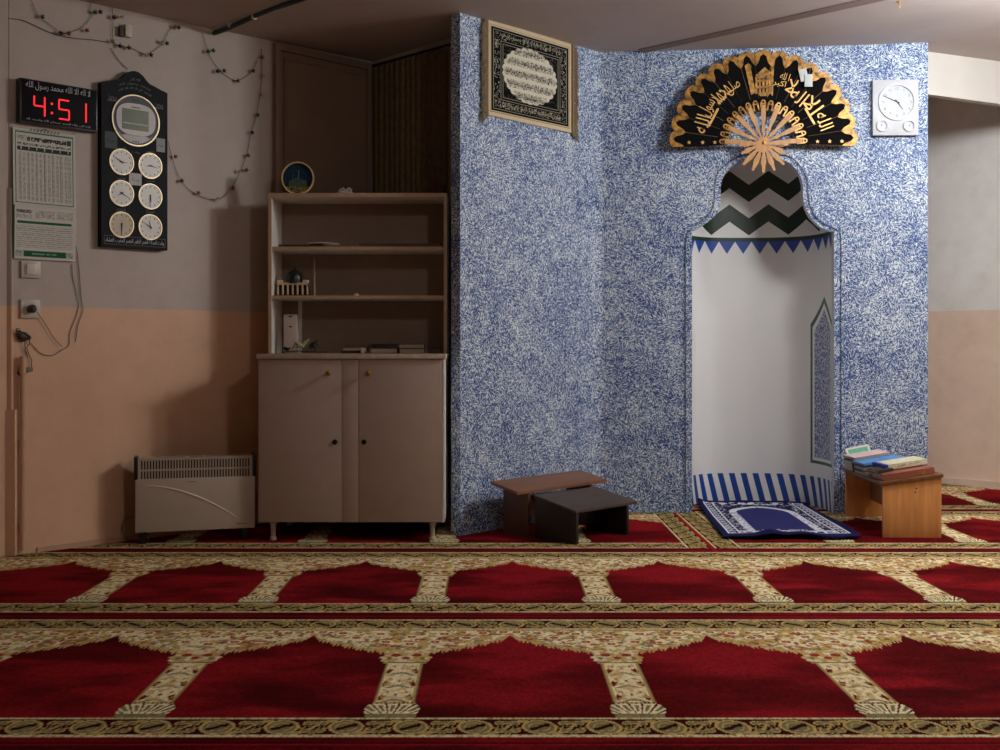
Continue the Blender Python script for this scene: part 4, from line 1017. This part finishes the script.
# ------------------------------------------------------------------ tapestry on the left wing
t, q = wthing(LP, 'wall_hanging', 'black and cream tapestry with Arabic medallion and fringes on the blue wall', 'tapestry', 530, 124)
c1, c2, c3, c4 = q(488, 20.5, .01), q(574, 43, .01), q(486, 117, .01), q(571, 130.5, .01)
x0, x1 = (c1[0]+c3[0])/2, (c2[0]+c4[0])/2; z1 = (c1[1]+c2[1])/2; z0 = (c3[1]+c4[1])/2
ww, hh = x1-x0, z1-z0
def tapcol(U, V):
    u = (U-x0)/ww; v = (V-z0)/hh; n = len(U); K = np.array(lin(15, 16, 17)); Cr = np.array(lin(214, 208, 188)); Bd = np.array(lin(206, 190, 158))
    c = np.repeat(Bd[None], n, 0); eu = np.minimum(u, 1-u)*.62; ev = np.minimum(v, 1-v)*.50; e = np.minimum(eu, ev)
    c = mixn(c, M(e > .030), K); c = mixn(c, M((e > .022) & (e < .025)), np.array(lin(150, 120, 80)))
    nz = fbm(U*95, V*70, 2); nb = fbm(U*70+9, V*70, 2)
    bandm = (e > .050) & (e < .088)
    c = mixn(c, M(bandm & (np.abs(nz-.5) < .040)), Cr*.62)
    for q_, w2 in ((.044, .0013), (.0955, .0016), (.110, .0013)): c = mixn(c, M(np.abs(e-q_) < w2), Cr*.6)
    c = mixn(c, M((e > .114) & (np.abs(nb-.5) < .018)), Cr*.22)
    du, dv = (u-.49)/.315, (v-.51)/.295; r = np.hypot(du, dv); a = np.arctan2(dv, du)
    rm = .97+.05*np.abs(np.sin(a*13)); c = mixn(c, M(r < rm), Cr)
    for k in range(-2, 3): c = mixn(c, M((r < rm-.10) & (np.abs(v-.51-.118*k) < .040) & (np.abs(fbm(U*120, V*150, 2)-.5) < .075)), np.array(lin(74, 70, 62)))
    return c
TAP = painted('woven_tapestry', .95, .2, 420, .4, .001, 0, .1)
paint_grid('woven_panel', 220, 220, x0, x1, z0, z1, lambda U, V: (U, -.008-.003*np.sin((U-x0)/ww*PI*3)*np.abs(V-z1), V), tapcol, TAP, t, thick=.004)
m_ = MB(); zc0 = (z0+z1)/2; xc0 = (x0+x1)/2
verse = ['الله لا اله الا هو الحي القيوم', 'لا تاخذه سنة ولا نوم له ما في السموات وما في الارض', 'من ذا الذي يشفع عنده الا باذنه يعلم ما بين ايديهم وما خلفهم', 'ولا يحيطون بشيء من علمه الا بما شاء وسع كرسيه', 'السموات والارض ولا يؤوده حفظهما']
for k, (tx, wd) in enumerate(zip(verse, (.19, .28, .31, .28, .19))): m_.text(tx, xc0-.01*ww, z0+hh*(.51+.118*(2-k)), -.0132, w=wd*ww/.52, h=.044)
m_.build('verse_lettering', [INKB], t)
for tx, zz in (('بسم الله الرحمن الرحيم لا اله الا الله محمد رسول الله', z1-hh*.138), ('سبحان الله والحمد لله ولا اله الا الله والله اكبر', z0+hh*.138)): m_ = MB(); m_.text(tx, xc0, zz, -.0132, w=ww-.20, h=.030); m_.build('border_lettering', [pm('cream_thread', lin(176, 166, 140), .9, .2, 200)], t)
r = random.Random(3)
for xx, sgn in ((x0, -1), (x1, 1)):
    m_ = MB()
    for k in range(150):
        z = z0-.012+(hh+.012)*k/149; L = .030+.026*r.random(); dr = r.uniform(.015, .065)
        m_.tube([(xx-sgn*.004, -.010, z), (xx+sgn*L*.55, -.012-r.random()*.006, z-dr*.3), (xx+sgn*L*.85, -.010-r.random()*.008, z-dr)], [.0028, .0026, .0012], 5)
    m_.build('fringe', [TAN], t)
m_ = MB(); m_.tube([(x0-.02, -.006, z1+.002), (x1+.012, -.006, z1+.002)], .0035, 6); m_.build('hanging_rod', [pm('rod_wood', lin(150, 116, 80), .6, .1)], t)
for a_, b_ in ((x0-.006, 1),): MB().box(x0-.004, x0+.006, -.016, -.004, z0-.004, z1+.004).build('side_hem', [TAN], t); MB().box(x1-.006, x1+.004, -.016, -.004, z0-.004, z1+.004).build('side_hem', [TAN], t)

# ------------------------------------------------------------------ hand fan above the niche
PFX, PFY = 763, 143.5; foff = .055
hs = RP.hit(PFX, PFY, foff); t = thing('wall_fan', 'large open black and gold folding fan with Arabic lettering hung above the niche', 'hand fan', RP.at(hs[0], foff, hs[1]), RP.rot)
RF = .500; NB = 17; dl = math.radians(10.95)
def pol(r_, a): return (r_*math.sin(a), r_*math.cos(a))
for k in range(NB):
    a0 = (k-(NB-1)/2)*math.radians(10.85); hf = dl/2; yv = -.004+.003*(k % 2)
    def ro(x): return RF-.034+.034*math.sqrt(max(0, 1-x*x*.92))
    xs_ = np.linspace(-1, 1, 15)
    outer = [pol(ro(x_), a0+x_*hf) for x_ in xs_]; inner = [pol(.188, a0+x_*hf) for x_ in np.linspace(1, -1, 5)]
    def rp(poly, y0, y1, name, mat, par):
        mb = MB(); mb.plate(poly, y0, y1); return mb.build(name, [mat], par)
    lf = rp(outer+inner, yv, yv-.002, 'blade', BLACKC, t)
    def ri(x):
        x = abs(x)
        return ro(x)-(.021 if x < .34 else .031 if x < .62 else .058)
    xs2_ = np.array([-1, -.64, -.62, -.36, -.34, 0, .34, .36, .62, .64, 1])
    gi = [pol(ri(x_), a0+x_*hf*.97) for x_ in xs2_[::-1]]
    rp([pol(ro(x_)+.001, a0+x_*hf*.97) for x_ in xs_]+gi, yv-.0018, yv-.0042, 'gold_edging', GOLD, lf)
    mb = MB(); mb.ring(*pol(.222, a0), .0060, .0125, yv-.0018, yv-.0042, 16)
    for sg in (-1, 1):
        p_ = [pol(.220, a0+sg*.070), pol(.220, a0+sg*.030), pol(.178, a0+sg*.044), pol(.178, a0+sg*.090)]; mb.plate(p_, yv-.0018, yv-.0042)
    mb.build('gold_lace', [GOLDF if k > 9 else GOLD], lf)
    mb = MB(); p1_, p2_ = pol(.245, a0+hf*.96), pol(RF-.04, a0+hf*.98); mb.tube([(p1_[0], yv-.003, p1_[1]), (p2_[0], yv-.003, p2_[1])], .0012, 5); mb.build('seam_thread', [pm('seam_brown', lin(120, 96, 70), .7, .1) if k == 0 else bpy.data.materials['seam_brown']], lf)
    # stick from the pivot to the leaf
    wN = [(.0, .0030), (.05, .0045), (.080, .0100), (.092, .0060), (.105, .0075), (.140, .0125), (.170, .0125), (.205, .0080)]
    def stick(L0, prof, ang, y0, nm, par):
        c_, s_n = math.cos(ang), math.sin(ang)
        L_ = [(r_*s_n-w2*c_, r_*c_+w2*s_n) for r_, w2 in prof]; R_2 = [(r_*s_n+w2*c_, r_*c_-w2*s_n) for r_, w2 in prof[::-1]]
        mb = MB(); mb.plate(L_+R_2, y0, y0-.003); return mb.build(nm, [STICKW], par)
    if k % 2 == 0: stick(0, wN, a0, yv-.004-.0004*k, 'stick', lf)
for j in range(9):
    ang = PI+(j-4)*D(21.5); L_ = .160 if abs(j-4) < 3 else .132
    prof_t = [(-.03, .006), (.0, .0125), (.035, .0105), (.058, .0070), (.080, .0120), (.108, .0145), (L_-.024, .0080), (L_-.006, .0075), (L_, .0045)]
    c_, s_n = math.cos(ang), math.sin(ang)
    L2 = [(r_*s_n-w2*c_, r_*c_+w2*s_n) for r_, w2 in prof_t]; R2 = [(r_*s_n+w2*c_, r_*c_-w2*s_n) for r_, w2 in prof_t[::-1]]
    mb = MB(); mb.plate(L2+R2, -.012-.0008*j, -.016-.0008*j); mb.build('stick_tail', [STICKW], t)
mb = MB(); mb.lathe([(.010, 0), (.009, .004), (.003, .006)], (0, -.022, 0), 16, 'y'); mb.build('rivet', [BRASS], t)
mb = MB(); mb.plate([(-.125, -.012), (.115, -.012), (.12, .004), (-.12, .006)], -.020, -.0235); mb.build('guard_stick', [STICKW], t)
PX = .00537
def fp(px, py): return ((px-PFX)*PX, (PFY-py)*PX)
def star(mb, x_, z_, R_, y):
    mb.flat([(x_+(R_ if i % 2 == 0 else R_*.42)*math.sin(i*PI/5), z_+(R_ if i % 2 == 0 else R_*.42)*math.cos(i*PI/5)) for i in range(10)], y)
mb = MB(); yl = -.0085
for px_ in (689.5, 703, 715, 816.5, 828.5, 840.5): star(mb, *fp(px_, 142.2), .012, yl)
mb.build('gold_stars', [GOLDF], t)
# gold lettering that follows the ribs
def at_ar(r_, deg, txt, w2, h2, tw=0):
    a = D(deg); x_, z_ = pol(r_, a); mb = MB(); mb.text(txt, x_, z_, yl, w=w2, h=h2, rot=-a+D(tw)); mb.build('gold_lettering', [GOLDF], t)
at_ar(.345, 26, 'لا', .050, .085, -8); at_ar(.315, 37, 'اله', .085, .085, -4); at_ar(.335, 52, 'الا', .090, .085, -4); at_ar(.345, 70, 'الله', .095, .075, 0)
at_ar(.375, 18, 'ا لله', .05, .04); at_ar(.285, 60, 'ـــ', .10, .012)
at_ar(.345, -72, 'الله', .095, .080); at_ar(.355, -55, 'رسول', .105, .085, 6); at_ar(.35, -40, 'محمد', .100, .080, 6); at_ar(.345, -28, 'صلى', .080, .075, 8)
at_ar(.30, -62, 'ـــ', .11, .012)
at_ar(.33, 15, 'اكبر', .07, .04)
mb = MB()
def poly(ps, y=yl): mb.flat([fp(*p) for p in ps], y)
poly([(745.5, 70), (750.5, 68.5), (755.5, 93), (751, 95)]); poly([(744.5, 66), (748, 63.5), (751.5, 66), (750, 71), (746, 72)])
poly([(770.8, 66), (773.6, 66), (772.5, 96), (771, 96)]); poly([(770.2, 63), (772.4, 60.5), (774.5, 63), (773.5, 67), (771, 67)])
poly([(755, 76), (764.5, 67.5), (771, 73), (770, 75.5), (764.5, 71.5), (756.5, 79)])
for xx in (756, 759.5, 763, 766.5, 769.2): poly([(xx-1.1, 78), (xx+1.1, 76), (xx+1.3, 94), (xx-.7, 95)])
poly([(755, 81), (770.5, 78.5), (770.5, 80.5), (755, 83)]); poly([(755, 87), (770.5, 86), (770.5, 88), (755, 89)]); poly([(757, 93), (770, 92), (768, 96.5), (760, 96.5)])
poly([(757, 76.5), (764.5, 71), (769.5, 75), (769, 77.5), (758, 79)], yl+.0003)
mb.build('gold_mosque_emblem', [GOLD], t)
# two paper tags on the fan
for px_, py_, rt, lab in ((803.5, 75, .22, 'left and more tilted of two white card tags hanging on the black fan'), (808.5, 80.5, 0, 'right and upright of two white card tags hanging on the black fan')):
    o_ = .078 if rt else .082; h = RP.hit(px_, py_, o_); g = thing('card_tag', lab, 'tag', RP.at(h[0], o_, h[1]), RP.rot, 'white tags on the fan')
    m_ = MB(); m_.box(-.021, .021, -.003, .003, -.033, .033, 0, .001, Matrix.Rotation(-rt, 3, 'Y')); m_.build('card', [pm('tag_card', lin(196, 202, 200), .6, .03)], g)
    m_ = MB(); m_.tube([(.004 if rt else 0, 0, .03), (.010, .001, .055), (.004, .002, .078)], .0011, 5); m_.build('string', [INKG], g)

# white wall clock
t, q = wthing(RP, 'wall_clock', 'white rectangular wall clock with two small dials at the right of the blue wall', 'clock', 894, 108.5)
a_ = q(871.5, 81, .03); b_ = q(917.5, 136.5, .03); xw, zh = (b_[0]-a_[0])/2, (a_[1]-b_[1])/2
SIL = pm('silver_white_plastic', lin(186, 189, 194), .4, .03)
m_ = MB(); m_.box(-xw, xw, -.030, -.002, -zh, zh, 0, .006); m_.build('case', [SIL], t)
c_ = q(897, 102, .03); 
def cl_dial(cx_, cz_, r_, marks, rim=True):
    m_ = MB(); m_.ring(cx_, cz_, r_*.98, r_*1.10, -.029, -.038, 48); rm_ = m_.build('dial_rim', [SIL], t)
    m_ = MB(); m_.lathe([(r_, 0), (r_, .001)], (cx_, -.0298, cz_), 48, 'y'); m_.build('dial_face', [pm('clock_face', lin(178, 184, 196), .4, .02)], rm_)
    return rm_
rm_ = cl_dial(c_[0], c_[1], .090, 12)
NUMG = pm('numeral_grey', lin(96, 98, 104), .5, .05)
for k in range(1, 13):
    a = k*PI/6; m_ = MB(); m_.text(str(k), c_[0]+.073*math.sin(a), c_[1]+.073*math.cos(a), -.0312, h=.014, arabic=False); m_.build('numeral', [NUMG], rm_)
for ang, L, w2 in ((D(143), .052, .0035), (D(295), .080, .003)):
    m_ = MB(); dx, dz = math.sin(ang), math.cos(ang); m_.plate([(c_[0]-dz*w2-dx*.015, c_[1]+dx*w2-dz*.015), (c_[0]+dz*w2-dx*.015, c_[1]-dx*w2-dz*.015), (c_[0]+dx*L+dz*.001, c_[1]+dz*L-dx*.001), (c_[0]+dx*L-dz*.001, c_[1]+dz*L+dx*.001)], -.0315, -.033); m_.build('hand', [HAND], rm_)
for px_ in (882, 909):
    e_ = q(px_, 126, .03); r2 = cl_dial(e_[0], e_[1], .027, 0); m_ = MB()
    for k in range(7): a = D(-120+40*k); m_.box(e_[0]+.021*math.sin(a)-.0012, e_[0]+.021*math.sin(a)+.0012, -.0312, -.0306, e_[1]+.021*math.cos(a)-.0012, e_[1]+.021*math.cos(a)+.0012)
    a = D(-20 if px_ < 890 else 35); m_.plate([(e_[0]-.002, e_[1]), (e_[0]+.002, e_[1]), (e_[0]+.018*math.sin(a), e_[1]+.018*math.cos(a))], -.0312, -.032); m_.build('gauge_needle', [HAND], r2)

# cord around the niche opening
m_ = MB(); cpx = [(685.5, 500), (685.5, 400), (685.5, 300), (686, 240), (690, 231), (697, 224), (708, 215), (713, 207), (714.5, 196), (715, 184), (718, 173), (725, 165), (736, 158), (748, 154)]
cpr = [(776, 154), (790, 157), (800, 166), (806, 177), (808, 190), (809, 202), (814, 214), (822, 222), (832, 227), (839, 232), (841, 242), (841, 300), (841, 400), (841, 500)]
t = thing('niche_cord', 'thin dark beaded cord pinned around the white niche opening', 'cord', (0, 0, 0))
for cp_ in (cpx, cpr):
    P = [RP.at(*(lambda h: (h[0], .006))(RP.hit(a, b, .006)), RP.hit(a, b, .006)[1]) for a, b in cp_]
    P = smooth_pts(P, 6); m_ = MB(); m_.tube(P, .0022, 5)
    acc = 0; prev = P[0]
    for p in P:
        acc += (p-prev).length
        while acc > .03: acc -= .03
        prev = p
    m_.build('cord_run', [pm('cord_dark', lin(66, 70, 88), .6, .3, 160)], t)

# ------------------------------------------------------------------ reading desks
W1a, W1b = lin(120, 66, 38), lin(150, 88, 50)
def rahle(name, label, loc, rot, L, Dp, zf, zb_, th, woodt, woodl, inset, ov, shelf=True):
    """sloping-topped low desk: x along the front edge, y toward the back"""
    t = thing(name, label, 'reading desk', loc, rot)
    sl = (zb_-zf)/Dp; mb = MB()
    mb.box(-.0, L, -.0, Dp, zf-th, zf, 0, .002)
    mb.v = [(x_, y_, z_+sl*y_) for x_, y_, z_ in mb.v]; mb.build('desk_top', [woodt], t)
    for x_ in inset:
        mb = MB(); mb.box(x_, x_+.018, ov, Dp-ov*.6, 0, zf-th, 0, .0015)
        mb.v = [(a, b, c+(sl*b-.0008 if c > .05 else 0)) for a, b, c in mb.v]; mb.build('leg_panel', [woodl], t)
    mb = MB(); mb.box(inset[0]+.018, inset[1], Dp*.55, Dp*.55+.014, zf*.35, zf*.8, 0, .001); mb.build('stretcher', [woodl], t)
    return t
ang = math.atan2(.729, .684)
rahle('reading_desk', 'brown low wooden reading desk behind the black one, against the blue wall', (.1164, 5.307, 0), ang, .685, .17, .226, .262, .016,
      wood('brown_top_wood', lin(114, 72, 48), lin(138, 92, 62), 0), wood('brown_panel_wood', lin(74, 46, 36), lin(92, 58, 44), 2), (.085, .56), .008)
rahle('reading_desk', 'black low wooden reading desk with sloping top in front of the brown one', (.3816, 5.179, 0), ang-.01, .465, .256, .155, .205, .013,
      wood('black_top_wood', lin(62, 48, 40), lin(82, 66, 56), 0), wood('black_panel_wood', lin(26, 22, 22), lin(36, 31, 30), 2), (.006, .385), .004)
rot3 = math.atan2(-.714, -.026)+PI    # long axis away from the viewer
OR1, OR2 = lin(206, 138, 76), lin(230, 166, 98)
t = thing('reading_desk', 'light orange wooden reading desk with sloping dark-edged top, holding books', 'reading desk', (1.847, 5.386, 0), -.05)
Lx, Ly = .272, .715; zl0, zr0 = .262, .302
sl = (zr0-zl0)/Lx
dk = wood('desk_top_wood', lin(98, 64, 36), lin(130, 88, 50), 1)
mb = MB(); mb.box(-.012, Lx+.006, -.010, Ly, zl0-.016, zl0, 0, .002); mb.v = [(a, b, c+sl*a) for a, b, c in mb.v]; mb.build('desk_top', [dk], t)
for y0 in (.0, Ly-.04):
    mb = MB(); mb.box(0, Lx, y0, y0+.018, 0, zl0-.016, 0, .0015); mb.v = [(a, b, c+(sl*a-.0006 if c > .05 else 0)) for a, b, c in mb.v]; mb.build('leg_panel', [wood('desk_panel_wood', OR1, OR2, 2)], t)
mb = MB(); mb.box(.13, .146, .018, Ly-.04, .09, .22, 0, .001); mb.build('stretcher', [wood('desk_rail_wood', lin(150, 92, 46), lin(170, 108, 58), 1)], t)
mb = MB()
for a, b in ((.15, .215), (.155, .232)): mb.lathe([(.004, 0), (.003, .0015), (.001, .002)], (a, 0.0, b), 10, 'y')
mb.build('screw_cap', [INKB], t)
# books on it.  desk surface height at local x
DX, DY = 1.847, 5.386
def dz(xl): return zl0+sl*xl
tl_ = -math.atan(sl)
G2 = 'books and leaflets on the orange desk'
def dbook(name, label, xl, yl_, L, D_, T, rz, cover, lift=0.0, spine='front', extra=None):
    b_ = book(name, label, L, D_, T, (DX+xl, DY+yl_, dz(xl)+.001+lift), 0, cover, G2, spine, extra)
    b_.rotation_euler = (0, tl_, rz); return b_
def lettering(txt, x_, y_, z_, w2, h2, mat, ar=True, plane='top'):
    def f(t_):
        m_ = MB(); m_.text(txt, x_, y_ if plane == 'top' else z_, z_ if plane == 'top' else -.0006, w=w2, h=h2, arabic=ar, plane='xy' if plane == 'top' else 'xz'); m_.build('cover_lettering', [mat], t_)
    return f
dbook('book', 'thick reddish-brown book nearest the front edge of the orange desk', .010, .012, .245, .16, .030, .02, cv('cover_russet', 150, 84, 62), 0, 'front', lettering('ن', .19, 0, .015, .016, .014, GOLDF, True, 'spine'))
dbook('book', 'grey-brown closed book at the bottom left corner of the desk pile', .0, .20, .13, .20, .016, .05, cv('cover_greybrown', 120, 104, 92), 0)
dbook('book', 'cream and yellow book with dark and green title above the russet book', .045, .095, .21, .145, .026, .06, cv('cover_cream', 222, 218, 184), .036, 'front',
      lambda t_: [(lambda m_: (m_.text('القرآن', .075, .013, -.0006, w=.05, h=.014), m_.build('spine_lettering', [INKB], t_)))(MB()), (lambda m_: (m_.text('الكريم', .145, .014, -.0006, w=.05, h=.013), m_.build('spine_lettering', [pm('green_ink', lin(74, 130, 80), .6, .1)], t_)))(MB()), (lambda m_: (m_.box(-.0008, .016, -.0008, .151, -.0004, .0264), m_.build('spine_band', [pm('blue_cloth', lin(40, 60, 150), .6, .1)], t_)))(MB())])
dbook('booklet', 'bright blue booklet with pale title strip behind the cream book', -.004, .266, .215, .15, .012, .09, cv('cover_blue', 92, 150, 214), .047, 'front', lettering('كتاب', .11, .05, .0128, .09, .028, pm('navy_ink', lin(60, 84, 150), .6, .1)))
dbook('booklet', 'small white-edged booklet under the blue one', -.004, .272, .15, .13, .020, .05, cv('cover_teal', 60, 110, 150), .022, 'back')
dbook('booklet', 'dusty pink booklet lying topmost at the back of the desk', -.006, .40, .19, .16, .012, .08, cv('cover_pink', 208, 186, 184), .064, 'back')
dbook('book', 'dark brown open-edged book under the pink booklet', -.004, .432, .185, .125, .056, .06, cv('cover_darkbrown', 84, 66, 56), 0)
m_ = MB(); t = thing('leaflet', 'green leaflet with white border leaning up at the left of the desk pile', 'leaflet', (DX+.035, DY+.60, dz(.04)+.002), -.1, G2)
m_.box(0, .125, 0, .0015, 0, .085, 0); R_ = Matrix.Rotation(-.5, 3, 'X') @ Matrix.Rotation(-.22, 3, 'Y'); m_.v = [tuple(R_ @ Vector(p)+Vector((0, 0, .02))) for p in m_.v]; m_.build('sheet', [PAPER], t)
m_ = MB(); m_.box(.010, .115, -.0008, .0, .010, .075); m_.v = [tuple(R_ @ Vector(p)+Vector((0, 0, .02))) for p in m_.v]; m_.build('printed_panel', [pm('green_print', lin(90, 178, 140), .6, .15, 50)], t)
dbook('notebook', 'small black notebook at the left edge of the desk beside the cream book', -.004, .055, .085, .10, .014, .25, cv('cover_blackish', 50, 44, 40), .032)
m_ = MB(); t = thing('prayer_beads', 'string of dark prayer beads lying at the left edge of the desk', 'prayer beads', (DX+.028, DY+.40-.20, dz(.028)+.022), 0)
# beads
bm_ = MB()
for k in range(22):
    a = 2*PI*k/22; bm_.lathe([(.001, -.004), (.0034, -.003), (.0046, 0), (.0034, .003), (.001, .004)], (.022*math.cos(a)*1.0, .030*math.sin(a), .005+sl*.022*math.cos(a)), 8)
bm_.build('beads', [pm('bead_brown', lin(70, 50, 44), .3, .2)], t)
m_ = MB(); m_.tube([(-.022, -.006, .006), (-.030, -.03, .006), (-.028, -.05, .004)], .002, 6); m_.build('tassel', [DGREEN], t)

# ------------------------------------------------------------------ navy prayer mat
NAVY = np.array(lin(24, 26, 72)); NAV2 = np.array(lin(46, 46, 100)); WH = np.array(lin(224, 226, 236))
mw, ml = .645, 1.20
def key(a, b, p):                       # greek-key like meander; a along, b 0..1 across
    f = (a/p) % 1; return ((b > .82) | (b < .12)) | ((f < .14) & (b < .85)) | ((f > .5) & (f < .64) & (b > .30)) | ((b > .30) & (b < .44) & (f > .28) & (f < .60)) | ((np.abs(b-.62) < .07) & (f > .12) & (f < .38))
def matcol(U, V):
    n = len(U); c = np.repeat(NAVY[None], n, 0); a = np.abs(U); nz = vnoise(U*180, V*120)
    s = (a > .232) & (a < .292) & (V > .075) & (V < 1.15); c = mixn(c, M(s & key(V, (a-.232)/.06, .075)), WH)
    s = (V > .075) & (V < .150) & (a < .232); c = mixn(c, M(s & key(U, (V-.075)/.075, .085)), WH)
    s = (V > 1.085) & (V < 1.15) & (a < .232); c = mixn(c, M(s & (fbm(U*55, V*40, 2) > .52)), WH*.9)
    s = (V > 1.0) & (V < 1.07) & (a < .225); c = mixn(c, M(s & (np.abs(fbm(U*40+3, V*30, 2)-.5) < .045)), WH*.7)
    # columns and arch
    arch_o = np.where(V < .78, .185, .185*np.sqrt(np.clip(1-((V-.78)/.235)**2, 0, 1))); arch_i = np.where(V < .78, .145, .145*np.sqrt(np.clip(1-((V-.78)/.185)**2, 0, 1)))
    ring = (a < arch_o) & ((a > arch_i)) & (V > .165); c = mixn(c, M(ring), WH*.92)
    c = mixn(c, M((a < arch_i) & (V > .18)), NAV2); c = mixn(c, M(ring & (V < .80) & (nz > .72)), NAVY)
    c = mixn(c, M((a > .192) & (a < .226) & (V > .2) & (V < 1.0) & (np.abs(fbm(U*60+5, V*42, 2)-.5) < .05)), WH*.85)
    c = mixn(c, M((V > .155) & (V < .175) & (a < .225)), WH*.8)
    c = mixn(c, M((a < .11) & (V > .18) & (V < .215) & (a > .02) & (nz > .45)), WH*.8)
    return c*(.85+.3*nz)[:, None]
bL, bR = np.array(RP.at(nC-.315, -.34)[:2]), np.array(RP.at(nC+.300, -.34)[:2])
fL, fR = np.array((1.082, 5.316)), np.array((1.728, 5.316))
def matpos(U, V):
    s = (U/mw+.5); t_ = V/ml
    Pf = fL[None]*(1-s)[:, None]+fR[None]*s[:, None]; Pb = bL[None]*(1-s)[:, None]+bR[None]*s[:, None]
    P = Pf*(1-t_)[:, None]+Pb*t_[:, None]
    P[:, 1] += np.where(t_ > .9, -.05*(np.abs(2*s-1)**3)*(t_-.9)/.1, 0)
    z = .004+.004*np.exp(-(t_/.25)**2)+.003*np.sin(s*9+t_*4)**2+.030*np.exp(-((t_-.035)/.05)**2)*np.exp(-((s-.34)/.10)**2)+.016*np.exp(-((t_-.03)/.05)**2)*np.exp(-((s-.60)/.13)**2)+.018*np.exp(-((s-.0)/.06)**2)*ss(t_, .45, 1)+.010*np.exp(-((1-t_)/.05)**2)
    z += .012*np.exp(-((s-1)/.05)**2)*np.exp(-((t_-.25)/.2)**2)
    P[:, 1] += .015*np.exp(-(t_/.08)**2)*np.sin(s*13+1)
    return P[:, 0], P[:, 1], z+.008
MATM = painted('velvet_mat', .95, .15, 300, .5, .002, 0, .1)
o = paint_grid('prayer_mat', 150, 260, -mw/2, mw/2, 0, ml, matpos, matcol, MATM, None, thick=.007)
tag(o, 'navy prayer mat with white arch and key border lying in front of the niche', 'prayer mat')

# bare hook near the lamp
t = thing('ceiling_hook', 'small brass ceiling hook at the top edge beside the bright ceiling patch', 'hook', (*GC(899, 1.5), ceil_z(1.9)))
m_ = MB(); m_.lathe([(.010, -.004), (.010, .004)], (0, 0, -.002), 14); m_.build('plate', [BRASS], t)
m_ = MB(); m_.tube([(0, 0, 0), (0, 0, -.014), (.006, 0, -.022), (.0, 0, -.030), (-.007, 0, -.024)], .002, 6); m_.build('hook_wire', [BRASS], t)

# ------------------------------------------------------------------ camera, light
cam = bpy.data.cameras.new('camera'); cam.sensor_width = 36; cam.lens = 36*F/1000; cam.shift_x = (500-CX)/1000; cam.shift_y = -(375-HY)/1000
cam.clip_start = .05
co = bpy.data.objects.new('camera', cam); co.location = (0, 0, H); co.rotation_euler = (PI/2, 0, 0); COL.objects.link(co); S.camera = co
def lamp(name, loc, power, r, col):
    l = bpy.data.lights.new(name, 'POINT'); l.energy = power; l.shadow_soft_size = r; l.color = col
    o = bpy.data.objects.new(name, l); o.location = loc; COL.objects.link(o); return o
lamp('ceiling_lamp', (2.25, 4.70, 2.40), 70, .17, (.98, .99, 1))
lamp('ceiling_lamp_right', (3.6, 3.8, 2.40), 30, .14, (1, .975, .945))
lamp('fill_light_right_wall', (3.0, 5.15, 2.40), 36, .12, (.98, .99, 1))  # unseen light added to brighten the far right wall
lamp('fill_light_rear', (1.0, 1.9, 2.40), 27, .14, (1, .95, .89))  # unseen fill added behind for frontal light on cabinet and carpet
w = bpy.data.worlds.new('world'); S.world = w; w.use_nodes = True
w.node_tree.nodes['Background'].inputs[0].default_value = (.5, .45, .42, 1); w.node_tree.nodes['Background'].inputs[1].default_value = .02
S.view_settings.view_transform = 'Standard'; S.view_settings.look = 'None'; S.view_settings.exposure = 0; S.view_settings.gamma = 1; S.view_settings.use_curve_mapping = False
